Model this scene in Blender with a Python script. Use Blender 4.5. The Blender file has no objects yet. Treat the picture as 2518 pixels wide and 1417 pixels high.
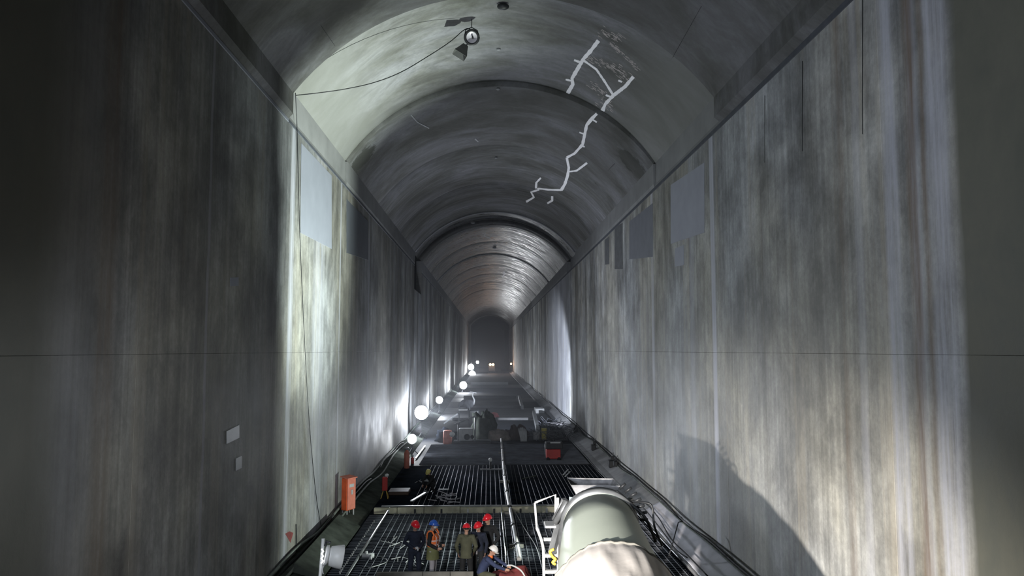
import bpy, bmesh, math, random
from mathutils import Vector, Matrix, noise
random.seed(7)
PI = math.pi
C = bpy.context.scene.collection
S = bpy.context.scene

# ------------------------------------------------------------------ camera, world, exposure
F_PX, VX, VY, EYE = 1900.0, 1201.0, 861.0, 7.0
PITCH = math.atan((VY-708.5)/F_PX)
YAW = math.atan((1259-VX)/math.hypot(F_PX, VY-708.5)*math.cos(PITCH))
cam_d = bpy.data.cameras.new('camera'); cam = bpy.data.objects.new('camera', cam_d); C.objects.link(cam)
cam_d.sensor_width = 36.0; cam_d.lens = F_PX/2518*36; cam_d.clip_end = 1000
cam.location = (0, 0, EYE); cam.rotation_euler = (PI/2+PITCH, 0, -YAW)
S.camera = cam
S.view_settings.view_transform = 'Standard'; S.view_settings.look = 'None'
S.view_settings.gamma = 1.0; S.view_settings.use_curve_mapping = False
S.view_settings.exposure = 0.0
w = bpy.data.worlds.new('dim_underground_air'); S.world = w; w.use_nodes = True
w.node_tree.nodes['Background'].inputs[0].default_value = (0.5, 0.55, 0.55, 1)
w.node_tree.nodes['Background'].inputs[1].default_value = 0.02
S.cycles.use_denoising = True; S.cycles.use_adaptive_sampling = True; S.cycles.adaptive_threshold = 0.025
S.cycles.max_bounces = 5; S.cycles.diffuse_bounces = 3; S.cycles.glossy_bounces = 2
S.cycles.volume_bounces = 0; S.cycles.sample_clamp_indirect = 4.0
S.cycles.caustics_reflective = False; S.cycles.caustics_refractive = False

def lamp(kind, name, loc, power, color, size=0.2, target=None, angle=60, blend=0.6):
    d = bpy.data.lights.new(name, kind); d.energy = power; d.color = color; d.shadow_soft_size = size
    o = bpy.data.objects.new(name, d); C.objects.link(o); o.location = loc
    if kind == 'SPOT': d.spot_size = math.radians(angle); d.spot_blend = blend
    if target is not None:
        o.rotation_euler = (Vector(target)-Vector(loc)).to_track_quat('-Z', 'Y').to_euler()
    return o

WARM = (1.0, 0.93, 0.84); GREEN = (0.90, 1.0, 0.90); COOL = (0.84, 0.90, 1.0)
# work lamp beside the camera platform, thrown at the right wall and the truck
lamp('SPOT', 'work_light', (-5.9, -2.0, 5.0), 72000, WARM, 0.13, (7.4, 20.0, -3.2), 50, 1.0)
# added unseen lamp behind the truck, lighting the left springing of the second bay
lamp('SPOT', 'hidden_uplight', (3.4, 26.2, 1.1), 29000, GREEN, 0.10, (-6.3, 29.0, 15.8), 78, 1.0)
lamp('SPOT', 'uplight_fill', (3.4, 26.2, 1.1), 3800, GREEN, 0.10, (-6.3, 29.0, 6.0), 120, 0.9)  # added fill for the lower left wall
# added fill lamps near the camera, no such sources known
lamp('POINT', 'fill_lamp', (0.8, -7.0, 5.0), 200, (0.95, 1.0, 0.9), 0.6)
lamp('SPOT', 'crew_fill', (-4.5, 5.0, 7.5), 3800, COOL, 0.6, (-0.5, 27.0, 0.5), 80, 1.0)  # added fill over the deck and both walls
# fill added at the nearest floodlight, for the vault and the right kerb
lamp('SPOT', 'vault_light', (-4.6, 51.5, 1.8), 4200, COOL, 0.3, (4.0, 38.0, 13.0), 125, 0.8)
lamp('SPOT', 'kerb_light', (-4.4, 51.0, 2.0), 6500, COOL, 0.3, (6.9, 24.0, 0.4), 34, 1.0)
# added fill beside the camera, washing the right side of the vault
lamp('SPOT', 'upper_fill', (-5.9, -3.0, 6.5), 9000, COOL, 0.4, (7.5, 24.0, 14.0), 64, 1.0)
# strong beam from the second floodlight across to the right wall
lamp('SPOT', 'cross_beam_light', (-4.9, 60.0, 2.1), 34000, COOL, 0.25, (7.4, 78.0, 3.5), 44, 0.6)

# ------------------------------------------------------------------ projection helpers (photograph pixel -> point on a surface)
def ray(x, y):
    a, b, c = (x-1259)/F_PX, 1.0, -(y-708.5)/F_PX
    b, c = b*math.cos(PITCH)-c*math.sin(PITCH), b*math.sin(PITCH)+c*math.cos(PITCH)
    return Vector((a*math.cos(YAW)+b*math.sin(YAW), -a*math.sin(YAW)+b*math.cos(YAW), c))
ORG = Vector((0, 0, EYE))
def on_x(x, y, X): r = ray(x, y); return ORG+r*(X/r.x)
def on_z(x, y, Z): r = ray(x, y); return ORG+r*((Z-EYE)/r.z)
def on_y(x, y, Y): r = ray(x, y); return ORG+r*(Y/r.y)

# ------------------------------------------------------------------ materials
class NT:
    def __init__(s, name):
        s.m = bpy.data.materials.new(name); s.m.use_nodes = True; s.t = s.m.node_tree
        s.b = s.t.nodes['Principled BSDF']; s.pos = None
    def n(s, t, **k):
        o = s.t.nodes.new(t)
        for a, v in k.items(): setattr(o, a, v)
        return o
    def l(s, a, b): s.t.links.new(a, b)
    def P(s):
        if s.pos is None: s.pos = s.n('ShaderNodeNewGeometry').outputs['Position']
        return s.pos
    def scaled(s, sc, vec=None):
        m = s.n('ShaderNodeVectorMath', operation='MULTIPLY'); s.l(vec or s.P(), m.inputs[0]); m.inputs[1].default_value = sc
        return m.outputs[0]
    def noise(s, sc, scale=1.0, detail=5, rough=0.55, vec=None, dist=0.0):
        q = s.n('ShaderNodeTexNoise'); s.l(s.scaled(sc, vec), q.inputs['Vector'])
        q.inputs['Scale'].default_value = scale; q.inputs['Detail'].default_value = detail
        q.inputs['Roughness'].default_value = rough; q.inputs['Distortion'].default_value = dist
        return q.outputs[0]
    def ramp(s, f, stops):
        r = s.n('ShaderNodeValToRGB'); s.l(f, r.inputs[0]); e = r.color_ramp.elements
        while len(e) < len(stops): e.new(0.5)
        for i, (p, c) in enumerate(stops):
            e[i].position = p; e[i].color = tuple(c)+(1,) if hasattr(c, '__len__') else (c, c, c, 1)
        return r.outputs[0]
    def rng(s, f, a, b, c, d):
        r = s.n('ShaderNodeMapRange'); s.l(f, r.inputs[0])
        for i, v in enumerate((a, b, c, d)): r.inputs[i+1].default_value = v
        return r.outputs[0]
    def math(s, op, a, b=None, clamp=False):
        r = s.n('ShaderNodeMath', operation=op, use_clamp=clamp)
        for i, v in enumerate((a, b)):
            if v is None: continue
            if isinstance(v, (int, float)): r.inputs[i].default_value = v
            else: s.l(v, r.inputs[i])
        return r.outputs[0]
    def mix(s, f, a, b, mode='MIX'):
        r = s.n('ShaderNodeMix', data_type='RGBA', blend_type=mode)
        for i, v in ((0, f), (6, a), (7, b)):
            if isinstance(v, (int, float)): r.inputs[i].default_value = v
            elif isinstance(v, (tuple, list)): r.inputs[i].default_value = tuple(v)+(1,)
            else: s.l(v, r.inputs[i])
        return r.outputs[2]
    def xyz(s):
        q = s.n('ShaderNodeSeparateXYZ'); s.l(s.P(), q.inputs[0]); return q.outputs
    def bump(s, h, strength=0.3, dist=0.02):
        q = s.n('ShaderNodeBump'); q.inputs['Strength'].default_value = strength; q.inputs['Distance'].default_value = dist
        s.l(h, q.inputs['Height']); s.l(q.outputs[0], s.b.inputs['Normal'])
    def col(s, c): s.l(c, s.b.inputs['Base Color'])
    def rough(s, r):
        if isinstance(r, (int, float)): s.b.inputs['Roughness'].default_value = r
        else: s.l(r, s.b.inputs['Roughness'])

def simple(name, c, rough=0.6, metal=0.0, var=0.25, sc=3.0, bump=0.0, spec=0.5):
    q = NT(name); q.b.inputs['Specular IOR Level'].default_value = spec; n = q.noise((1, 1, 1), sc, 5)
    lo = tuple(v*(1-var) for v in c); hi = tuple(min(1, v*(1+var)) for v in c)
    q.col(q.ramp(n, [(0.3, lo), (0.7, hi)])); q.rough(rough); q.b.inputs['Metallic'].default_value = metal
    if bump: q.bump(n, bump, 0.02)
    return q.m
def glow(name, c, s):
    m = bpy.data.materials.new(name); m.use_nodes = True; b = m.node_tree.nodes['Principled BSDF']
    b.inputs['Base Color'].default_value = tuple(c)+(1,)
    b.inputs['Emission Color'].default_value = tuple(c)+(1,); b.inputs['Emission Strength'].default_value = s
    return m

def bandmask(q, coord, centre, width):      # 1 at centre, 0 outside
    d = q.math('ABSOLUTE', q.math('SUBTRACT', coord, centre))
    return q.rng(d, 0.0, width, 1.0, 0.0)

def wall_material(name, bands, rust, tone=(0.155, 0.152, 0.135), cool=(0.15, 0.157, 0.165), gain=1.0, pour_or_dim_y=0.0):
    q = NT(name); X, Y, Z = q.xyz()
    big = q.noise((0, 0.16, 0.10), 1.0, 4, 0.6, dist=0.1)
    blot = q.noise((0, 0.55, 0.40), 1.0, 8, 0.72, dist=0.15)
    st1 = q.noise((0, 1.9, 0.035), 1.0, 6, 0.7)
    st2 = q.noise((0, 6.0, 0.05), 1.0, 4, 0.65)
    st3 = q.noise((0, 0.30, 0.006), 1.0, 3, 0.7)
    fine = q.noise((1, 1, 1), 9.0, 6, 0.7)
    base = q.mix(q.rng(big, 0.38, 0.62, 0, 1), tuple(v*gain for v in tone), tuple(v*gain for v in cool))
    mid = q.noise((0, 0.30, 0.26), 1.0, 7, 0.62, dist=0.3)
    v = q.math('MULTIPLY', q.rng(blot, 0.36, 0.66, 0.50, 1.30), q.rng(st1, 0.28, 0.72, 0.74, 1.24))
    v = q.math('MULTIPLY', v, q.rng(mid, 0.38, 0.60, 0.62, 1.25))
    v = q.math('MULTIPLY', v, q.rng(st2, 0.3, 0.7, 0.80, 1.18))
    v = q.math('MULTIPLY', v, q.rng(fine, 0.3, 0.7, 0.86, 1.12))
    far = q.rng(Y, 40, 75, 0, 1)
    v3 = q.math('ADD', q.math('MULTIPLY', far, q.math('SUBTRACT', q.rng(st3, 0.38, 0.60, 0.35, 2.0), 1.0)), 1.0)
    v = q.math('MULTIPLY', v, v3)
    c = q.mix(1.0, base, v, 'MULTIPLY')
    # tan leaching of the formwork oil
    tanm = q.rng(q.noise((0, 1.1, 0.05), 1.0, 4, 0.6), 0.55, 0.75, 0, 0.55)
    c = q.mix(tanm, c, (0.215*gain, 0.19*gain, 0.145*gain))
    # lime seepage runs, each in its place; the widest right band paints lamplight
    wob = q.math('MULTIPLY', q.math('SUBTRACT', q.noise((0, 0, 0.28), 1.0, 3), 0.5), 0.35)
    yw = q.math('ADD', Y, wob)
    rag = q.rng(q.noise((0, 4.0, 0.22), 1.0, 6, 0.75), 0.36, 0.60, 0.15, 1.0)
    for (yc, wd, am) in bands:
        src = yw if wd > 0.5 or am < 0.75 else Y
        mk = q.rng(bandmask(q, src, yc, wd), 0.0, 0.5, 0.0, am)
        mk = q.math('MULTIPLY', mk, rag if wd > 0.3 else q.rng(rag, 0.1, 1.0, 0.55, 1.0))
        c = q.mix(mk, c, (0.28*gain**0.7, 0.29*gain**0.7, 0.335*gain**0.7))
    for (yc, wd, am) in rust:
        mk = q.math('MULTIPLY', q.rng(bandmask(q, yw, yc, wd), 0.0, 0.6, 0.0, am), rag)
        c = q.mix(mk, c, (0.13, 0.085, 0.05))
    if pour_or_dim_y:      # darker nearest the camera: olive pour on the right, painted dimness on the left
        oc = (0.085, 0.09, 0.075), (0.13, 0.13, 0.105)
        if gain < 2: oc = (0.055, 0.057, 0.048), (0.085, 0.085, 0.072)  # left wall: gloom towards the camera painted into the colour
        c = q.mix(q.rng(yw, pour_or_dim_y-(0.15 if gain > 2 else 2.5), pour_or_dim_y+0.1, 1.0, 0.0), c, q.mix(q.rng(blot, 0.35, 0.65, 0, 1), *oc))
    q.col(c); q.rough(q.rng(blot, 0.3, 0.7, 0.6, 0.85))
    q.bump(q.math('ADD', q.math('MULTIPLY', st1, 0.5), fine), 0.25, 0.02)
    return q.m
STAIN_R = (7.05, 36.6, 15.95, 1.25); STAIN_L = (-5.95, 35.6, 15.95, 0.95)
M = {}
M['wall_l'] = wall_material('left_wall_concrete', [(24.9, 0.35, 0.95), (33.1, 0.16, 0.8), (12.0, 0.7, 0.3), (17.6, 0.1, 0.4), (29.0, 1.1, 0.5), (41, 0.3, 0.5), (52, 0.6, 0.4)], [(13.0, 0.4, 0.5)], gain=1.35, pour_or_dim_y=13.5)
M['wall_r'] = wall_material('right_wall_concrete', [(25.3, 0.30, 0.95), (34.8, 0.35, 0.8), (13.9, 0.32, 0.75), (12.4, 0.4, 0.7), (13.1, 0.2, 0.4), (15.2, 0.2, 0.3), (28.0, 0.4, 0.4), (84.0, 16.0, 0.9)], [(13.2, 0.22, 0.8), (15.9, 0.2, 0.5), (12.8, 0.12, 0.6)], gain=2.1, pour_or_dim_y=11.95)  # wide last band paints a lamplit strip into the wall colour

def vault_material(name, wet=0.0, gain=1.0, calm=0.0, stains=()):
    q = NT(name); X, Y, Z = q.xyz()
    big = q.noise((0.22, 0.35, 0.22), 1.0, 5, 0.6, dist=0.5)
    hoop = q.noise((0.42, 1.0, 0.42), 1.0, 8, 0.68, dist=1.6)
    hoop2 = q.noise((0.10, 4.5, 0.10), 1.0, 4, 0.7, dist=0.4)
    fine = q.noise((1, 1, 1), 6.0, 6, 0.7)
    v = q.math('MULTIPLY', q.rng(big, 0.36, 0.64, 0.6, 1.3), q.rng(hoop, 0.32, 0.70, 0.66, 1.30))
    v = q.math('MULTIPLY', v, q.rng(fine, 0.3, 0.7, 0.88, 1.10))
    far = q.rng(Y, 40, 66, 0.05, 1)
    v = q.math('MULTIPLY', v, q.math('ADD', 1.0, q.math('MULTIPLY', far, q.math('SUBTRACT', q.rng(hoop2, 0.33, 0.64, 0.5, 1.5), 1.0))))
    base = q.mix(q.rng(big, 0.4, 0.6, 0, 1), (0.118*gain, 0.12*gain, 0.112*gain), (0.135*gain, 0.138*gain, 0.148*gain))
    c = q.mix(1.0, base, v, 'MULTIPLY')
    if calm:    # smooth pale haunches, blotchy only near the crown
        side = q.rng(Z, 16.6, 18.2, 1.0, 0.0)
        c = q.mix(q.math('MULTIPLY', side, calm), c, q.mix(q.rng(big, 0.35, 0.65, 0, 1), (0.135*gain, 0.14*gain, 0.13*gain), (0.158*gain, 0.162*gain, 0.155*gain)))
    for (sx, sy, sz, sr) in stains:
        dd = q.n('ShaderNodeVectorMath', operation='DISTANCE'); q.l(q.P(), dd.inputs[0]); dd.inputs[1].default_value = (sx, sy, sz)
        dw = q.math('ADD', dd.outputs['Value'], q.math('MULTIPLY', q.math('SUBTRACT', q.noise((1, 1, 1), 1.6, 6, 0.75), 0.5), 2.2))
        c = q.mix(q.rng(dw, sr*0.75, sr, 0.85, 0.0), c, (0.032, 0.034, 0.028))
    q.col(c)
    if wet:
        q.rough(q.rng(hoop, 0.42, 0.60, 0.24, 0.6)); q.b.inputs['Specular IOR Level'].default_value = 0.6
    else: q.rough(q.rng(hoop, 0.35, 0.65, 0.68, 0.9)); q.b.inputs['Specular IOR Level'].default_value = 0.25
    q.bump(q.math('ADD', q.math('ADD', q.math('MULTIPLY', hoop2, 1.0 if wet else 0.0), hoop), q.math('MULTIPLY', fine, 0.3)), 0.5 if wet else 0.12, 0.05)
    return q.m
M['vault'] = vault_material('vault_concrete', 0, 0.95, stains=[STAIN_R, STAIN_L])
M['vault_pale'] = vault_material('pale_vault_concrete', 0, 1.3, calm=0.8); M['vault_wet'] = vault_material('wet_vault_concrete', 1.0, 0.7)  # first one paler and smoother than the other bays
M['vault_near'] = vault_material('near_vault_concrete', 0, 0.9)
M['band'] = simple('cornice_concrete', (0.21, 0.215, 0.22), 0.7, var=0.18, sc=0.8)
M['ledge'] = simple('cornice_joint_paint', (0.055, 0.062, 0.078), 0.8, var=0.2)
M['patch'] = simple('skim_mortar', (0.20, 0.215, 0.26), 0.75, var=0.06, sc=1.2)
M['patch_r'] = simple('right_skim_mortar', (0.30, 0.315, 0.37), 0.75, var=0.06, sc=1.2)
M['patch_rd'] = simple('right_dark_skim', (0.16, 0.17, 0.20), 0.75, var=0.1, sc=1.2)
M['patch_dark'] = simple('dark_skim_mortar', (0.085, 0.095, 0.115), 0.75, var=0.1, sc=1.2)
M['plate'] = simple('pale_plate', (0.30, 0.31, 0.33), 0.5, var=0.08)
M['slot'] = simple('slot_shade_grey', (0.085, 0.09, 0.097), 0.8)  # flat grey standing in for the shade inside the right wall slots
M['void'] = simple('dark_recess', (0.012, 0.013, 0.015), 0.9)
M['seal'] = simple('white_crack_sealant', (0.93, 0.93, 0.97), 0.5, var=0.04, sc=8)
M['efflo'] = simple('pinkish_lime_bloom', (0.42, 0.38, 0.37), 0.7, var=0.35, sc=6)
M['deck'] = simple('dark_wet_form_plate', (0.014, 0.017, 0.023), 0.85, var=0.45, sc=1.2, bump=0.2, spec=0.0)
M['deck_pale'] = simple('wet_pale_concrete', (0.075, 0.077, 0.083), 0.6, var=0.3, sc=0.7, bump=0.2)
M['deck_dark'] = simple('dark_steel_floor', (0.012, 0.014, 0.019), 0.8, var=0.4, sc=0.9, bump=0.2, spec=0.1)
M['kerb'] = simple('pale_kerb_concrete', (0.26, 0.265, 0.28), 0.7, var=0.25, sc=1.3, bump=0.3)
M['bank'] = simple('greenish_dark_bank', (0.06, 0.068, 0.06), 0.85, var=0.4, sc=1.5, bump=0.3, spec=0.0)
M['rebar'] = simple('galvanised_bar', (0.26, 0.28, 0.32), 0.55, 0.3, var=0.35, sc=1.0)
M['rebar_mid'] = simple('dull_bar', (0.07, 0.075, 0.09), 0.8, 0.0, var=0.4, sc=1.0)
M['rebar_dk'] = simple('dark_bar', (0.12, 0.13, 0.155), 0.6, 0.3, var=0.4, sc=1.0)
M['steel'] = simple('weathered_steel', (0.20, 0.21, 0.22), 0.4, 0.5, var=0.3)
M['dark'] = simple('blackened_steel', (0.02, 0.022, 0.025), 0.5, 0.2)
M['rubber'] = simple('black_cable_rubber', (0.014, 0.015, 0.017), 0.8, spec=0.2)
M['green_cable'] = simple('dull_green_cable', (0.15, 0.17, 0.155), 0.9, spec=0.1)
M['timber'] = simple('grey_formwork_timber', (0.19, 0.185, 0.165), 0.75, var=0.3, sc=2.5, bump=0.3)
M['beam'] = simple('mossy_beam_timber', (0.40, 0.385, 0.29), 0.75, var=0.45, sc=1.3, bump=0.3)
M['pvc'] = simple('pale_pump_pipe', (0.50, 0.49, 0.49), 0.6, var=0.3, sc=1.2)
M['orange'] = simple('orange_enamel', (0.85, 0.13, 0.035), 0.45, var=0.15)
M['orange_dull'] = simple('pinkish_orange_door', (0.62, 0.20, 0.14), 0.5, var=0.15)
M['red'] = simple('red_enamel', (0.48, 0.03, 0.025), 0.4, var=0.15)
M['dullred'] = simple('dull_red_cloth', (0.16, 0.03, 0.03), 0.75, var=0.3)
M['white'] = simple('white_paint', (0.66, 0.67, 0.66), 0.45, var=0.08)
M['offwhite'] = simple('offwhite_plastic', (0.42, 0.43, 0.44), 0.5, var=0.15)
M['yellow'] = simple('yellow_paint', (0.62, 0.42, 0.06), 0.5, var=0.1)
M['drum'] = simple('pale_green_drum_paint', (0.37, 0.41, 0.36), 0.42, var=0.08, sc=0.8)
M['drumcloth'] = simple('white_quilted_cover', (0.52, 0.495, 0.475), 0.85, var=0.08, sc=2.5, bump=0.35)
M['glass'] = simple('dark_glass', (0.02, 0.025, 0.03), 0.08, var=0.1)
M['skin'] = simple('skin', (0.42, 0.24, 0.17), 0.55, var=0.08, sc=12)
M['hair'] = simple('black_hair', (0.012, 0.010, 0.010), 0.6)
M['navy'] = simple('navy_cloth', (0.012, 0.017, 0.035), 0.85, var=0.3, sc=6, bump=0.4)
M['blue_jacket'] = simple('dark_blue_cloth', (0.028, 0.04, 0.095), 0.85, var=0.25, sc=6, bump=0.4)
M['black'] = simple('black_cloth', (0.010, 0.011, 0.013), 0.85, var=0.3, sc=6, bump=0.4)
M['olive'] = simple('olive_cloth', (0.075, 0.078, 0.048), 0.85, var=0.2, sc=6, bump=0.4)
M['hivis'] = simple('orange_hi_vis', (0.85, 0.20, 0.05), 0.7, var=0.12, sc=6)
M['reflect'] = simple('pink_white_reflective_tape', (0.75, 0.55, 0.52), 0.4, var=0.1)
M['palegrey'] = simple('pale_grey_cloth', (0.36, 0.35, 0.38), 0.85, var=0.12, sc=6)
M['khaki'] = simple('khaki_cloth', (0.16, 0.17, 0.075), 0.85, var=0.2, sc=6)
M['helm_red'] = simple('red_helmet_shell', (0.72, 0.015, 0.03), 0.28, var=0.05)
M['helm_blue'] = simple('blue_helmet_shell', (0.03, 0.12, 0.52), 0.28, var=0.05)
M['helm_white'] = simple('white_helmet_shell', (0.80, 0.79, 0.77), 0.3, var=0.04)
M['helm_yellow'] = simple('yellow_helmet_shell', (0.55, 0.48, 0.16), 0.35, var=0.1)
M['boot'] = simple('boot_rubber', (0.015, 0.015, 0.016), 0.5)
M['lamp_w'] = glow('floodlight_glass', (0.93, 0.96, 1.0), 60.0)
M['lamp_w2'] = glow('bright_floodlight_glass', (0.93, 0.96, 1.0), 160.0)
M['lamp_o'] = glow('headlamp_glass', (1.0, 0.62, 0.33), 7.0)
M['lamp_dim'] = glow('lamp_filament', (0.95, 0.97, 1.0), 9.0)
M['reflector'] = simple('lamp_reflector', (0.75, 0.73, 0.80), 0.25, 0.2, var=0.05)

# ------------------------------------------------------------------ mesh helpers
def obj(name, bm, m, parent=None, smooth=False):
    me = bpy.data.meshes.new(name); bm.normal_update(); bm.to_mesh(me); bm.free()
    if smooth: me.polygons.foreach_set('use_smooth', [True]*len(me.polygons))
    me.materials.append(M[m] if isinstance(m, str) else m)
    o = bpy.data.objects.new(name, me); C.objects.link(o)
    if parent is not None: o.parent = parent
    return o
def thing(name, label, cat, loc=(0, 0, 0), rz=0, group=None, kind=None):
    o = bpy.data.objects.new(name, None); C.objects.link(o); o.location = loc; o.rotation_euler = (0, 0, rz)
    o.empty_display_size = 0.2
    return tag(o, label, cat, group, kind)
def tag(o, label=None, cat=None, group=None, kind=None):
    if label: o['label'] = label
    if cat: o['category'] = cat
    if group: o['group'] = group
    if kind: o['kind'] = kind
    return o
def copy_tree(o, parent=None):
    c = o.copy(); C.objects.link(c); c.parent = parent
    for ch in list(o.children): copy_tree(ch, c)
    return c
def NB(): return bmesh.new()
def box(bm, a, b, bev=0.0, mat=None):
    vs = [bm.verts.new((x, y, z)) for z in (a[2], b[2]) for y in (a[1], b[1]) for x in (a[0], b[0])]
    fs = [bm.faces.new([vs[i] for i in f]) for f in ((0, 2, 3, 1), (4, 5, 7, 6), (0, 1, 5, 4), (2, 6, 7, 3), (1, 3, 7, 5), (0, 4, 6, 2))]
    if mat is not None:
        for v in vs: v.co = mat @ v.co
    if bev:
        es = list({e for f in fs for e in f.edges})
        bmesh.ops.bevel(bm, geom=es, offset=bev, segments=1, affect='EDGES')
    return vs
def prism(bm, poly, axis, a, b):   # poly of (u,v); axis 'Y': u=x, v=z
    def p(u, v, t): return {'Y': (u, t, v), 'X': (t, u, v), 'Z': (u, v, t)}[axis]
    A = [bm.verts.new(p(u, v, a)) for u, v in poly]; B = [bm.verts.new(p(u, v, b)) for u, v in poly]
    n = len(poly); bm.faces.new(A); bm.faces.new(B[::-1])
    for i in range(n): bm.faces.new((A[i], B[i], B[(i+1) % n], A[(i+1) % n]))
    bmesh.ops.recalc_face_normals(bm, faces=bm.faces)
def tube(bm, pts, rad, n=8, side=None, cap=True):
    pts = [Vector(p) for p in pts]; k = len(pts)
    if not hasattr(rad, '__len__'): rad = [rad]*k
    rad = [(r, r) if not hasattr(r, '__len__') else r for r in rad]
    if cap == 'round':
        d0 = (pts[0]-pts[1]).normalized(); d1 = (pts[-1]-pts[-2]).normalized()
        r0, r1 = rad[0], rad[-1]
        pts = [pts[0]+d0*min(r0)*0.85, pts[0]+d0*min(r0)*0.5]+pts+[pts[-1]+d1*min(r1)*0.5, pts[-1]+d1*min(r1)*0.85]
        rad = [(r0[0]*0.4, r0[1]*0.4), (r0[0]*0.82, r0[1]*0.82)]+rad+[(r1[0]*0.82, r1[1]*0.82), (r1[0]*0.4, r1[1]*0.4)]; k += 4
    rings = []; u = None
    for i, p in enumerate(pts):
        t = (pts[min(i+1, k-1)]-pts[max(i-1, 0)]).normalized()
        if u is None:
            s = Vector(side) if side else (Vector((0, 0, 1)) if abs(t.z) < 0.9 else Vector((1, 0, 0)))
            u = (s-t*s.dot(t)).normalized()
        else: u = (u-t*u.dot(t)).normalized()
        v = t.cross(u)
        rings.append([bm.verts.new(p+u*(math.cos(2*PI*j/n)*rad[i][0])+v*(math.sin(2*PI*j/n)*rad[i][1])) for j in range(n)])
    for a, b in zip(rings, rings[1:]):
        for j in range(n): bm.faces.new((a[j], a[(j+1) % n], b[(j+1) % n], b[j]))
    if cap: bm.faces.new(rings[0][::-1]); bm.faces.new(rings[-1])
    return rings
def bar(bm, a, b, w, h=None, up=(0, 0, 1)):
    a, b = Vector(a), Vector(b); t = (b-a).normalized(); h = h or w
    s = t.cross(Vector(up)); s = s.normalized() if s.length > 1e-4 else Vector((1, 0, 0)); u = s.cross(t)
    q = [[bm.verts.new(p+s*(i*w/2)+u*(j*h/2)) for i, j in ((-1, -1), (1, -1), (1, 1), (-1, 1))] for p in (a, b)]
    for j in range(4): bm.faces.new((q[0][j], q[0][(j+1) % 4], q[1][(j+1) % 4], q[1][j]))
    bm.faces.new(q[0][::-1]); bm.faces.new(q[1])
def ellip(bm, c, r, seg=14, rings=9, rot=None):
    M4 = Matrix.Translation(c) @ (rot.to_4x4() if rot else Matrix.Identity(4)) @ Matrix.Diagonal((r[0], r[1], r[2], 1))
    return bmesh.ops.create_uvsphere(bm, u_segments=seg, v_segments=rings, radius=1.0, matrix=M4)['verts']
def lathe(bm, prof, n, origin, axis, up=(0, 0, 1), wob=None):
    axis = Vector(axis).normalized(); u = Vector(up); u = (u-axis*u.dot(axis)).normalized(); v = axis.cross(u); o = Vector(origin)
    R = []
    for i, (s, r) in enumerate(prof):
        R.append([bm.verts.new(o+axis*s+(u*math.cos(2*PI*j/n)+v*math.sin(2*PI*j/n))*(r+(wob(s, 2*PI*j/n) if wob else 0))) for j in range(n)])
    for a, b in zip(R, R[1:]):
        for j in range(n): bm.faces.new((a[j], a[(j+1) % n], b[(j+1) % n], b[j]))
    return R
def smooth_path(pts, sub=6):
    P = [Vector(p) for p in pts]; out = []
    for i in range(len(P)-1):
        a, b, c, d = P[max(i-1, 0)], P[i], P[i+1], P[min(i+2, len(P)-1)]
        for k in range(sub):
            t = k/sub
            out.append(0.5*((2*b)+(c-a)*t+(2*a-5*b+4*c-d)*t*t+(3*b-a-3*c+d)*t**3))
    out.append(P[-1]); return out

# ------------------------------------------------------------------ the tunnel shell
XL, XR = -6.35, 7.45
ZC = 14.3                                   # foot of the cornice band
JOINTS = [-16.0, -6.0, 4.0, 14.2, 24.15, 34.1, 44.1, 54.3, 66.0, 73.0, 84, 95, 107, 120, 134, 150, 168, 190, 215, 240, 262]
def prof(i):                                # centre, half span, springing, crown of vault bay i
    if JOINTS[i] < 24: return (0.52, 6.72, 15.12, 18.45)
    if JOINTS[i] < 33: return (0.55, 6.95, 15.40, 19.12)
    if JOINTS[i] < 43: return (0.55, 6.86, 15.38, 18.89)
    if JOINTS[i] < 65: return (0.55, 6.87, 15.39, 18.90)
    if JOINTS[i] < 66.5: return (0.55, 7.25, 15.6, 19.5)
    d = 0.012*(i % 2)
    return (0.55, 6.88-d, 15.4-d, 18.9-d)
def arc_pt(pr, f, off=0.0):
    c, a, zs, zc = pr; h = zc-zs; R = (a*a+h*h)/(2*h); th = math.asin(a/R)*f
    return Vector((c+(R+off)*math.sin(th), 0, zc-R+(R+off)*math.cos(th)))
ceiling = thing('ceiling', None, None, kind='structure')
for i in range(len(JOINTS)-1):
    y0, y1 = JOINTS[i]+0.004, JOINTS[i+1]-0.004
    pr = prof(i); bm = NB(); n = 32; T = 0.55
    ys = [y0, y0+0.03, y1-0.03, y1]; offs = [0.012, 0, 0, 0.012]
    nx = max(1, int((y1-y0)/2.5)); mid = [y0+0.03+(y1-y0-0.06)*k/nx for k in range(1, nx)]
    ys = ys[:2]+mid+ys[2:]; offs = offs[:2]+[0]*len(mid)+offs[2:]
    inner = [[bm.verts.new(arc_pt(pr, -1+2*k/n, o)+Vector((0, y, 0))) for k in range(n+1)] for y, o in zip(ys, offs)]
    for a, b in zip(inner, inner[1:]):
        for k in range(n): bm.faces.new((a[k], a[k+1], b[k+1], b[k]))
    outer = [[bm.verts.new(arc_pt(pr, -1+2*k/n, T)+Vector((0, y, 0))) for k in range(n+1)] for y in (y0, y1)]
    for k in range(n):
        bm.faces.new((outer[0][k], outer[1][k], outer[1][k+1], outer[0][k+1]))
        bm.faces.new((inner[0][k], outer[0][k], outer[0][k+1], inner[0][k+1]))
        bm.faces.new((inner[-1][k], inner[-1][k+1], outer[1][k+1], outer[1][k]))
    bmesh.ops.recalc_face_normals(bm, faces=bm.faces)
    o = obj('vault_bay', bm, 'vault_near' if y1 < 24.2 else ('vault_wet' if y0 > 65 else ('vault_pale' if y0 < 30 else 'vault')), ceiling, smooth=True)
    for p in o.data.polygons:
        if p.area < 1e-9: p.use_smooth = False

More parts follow.
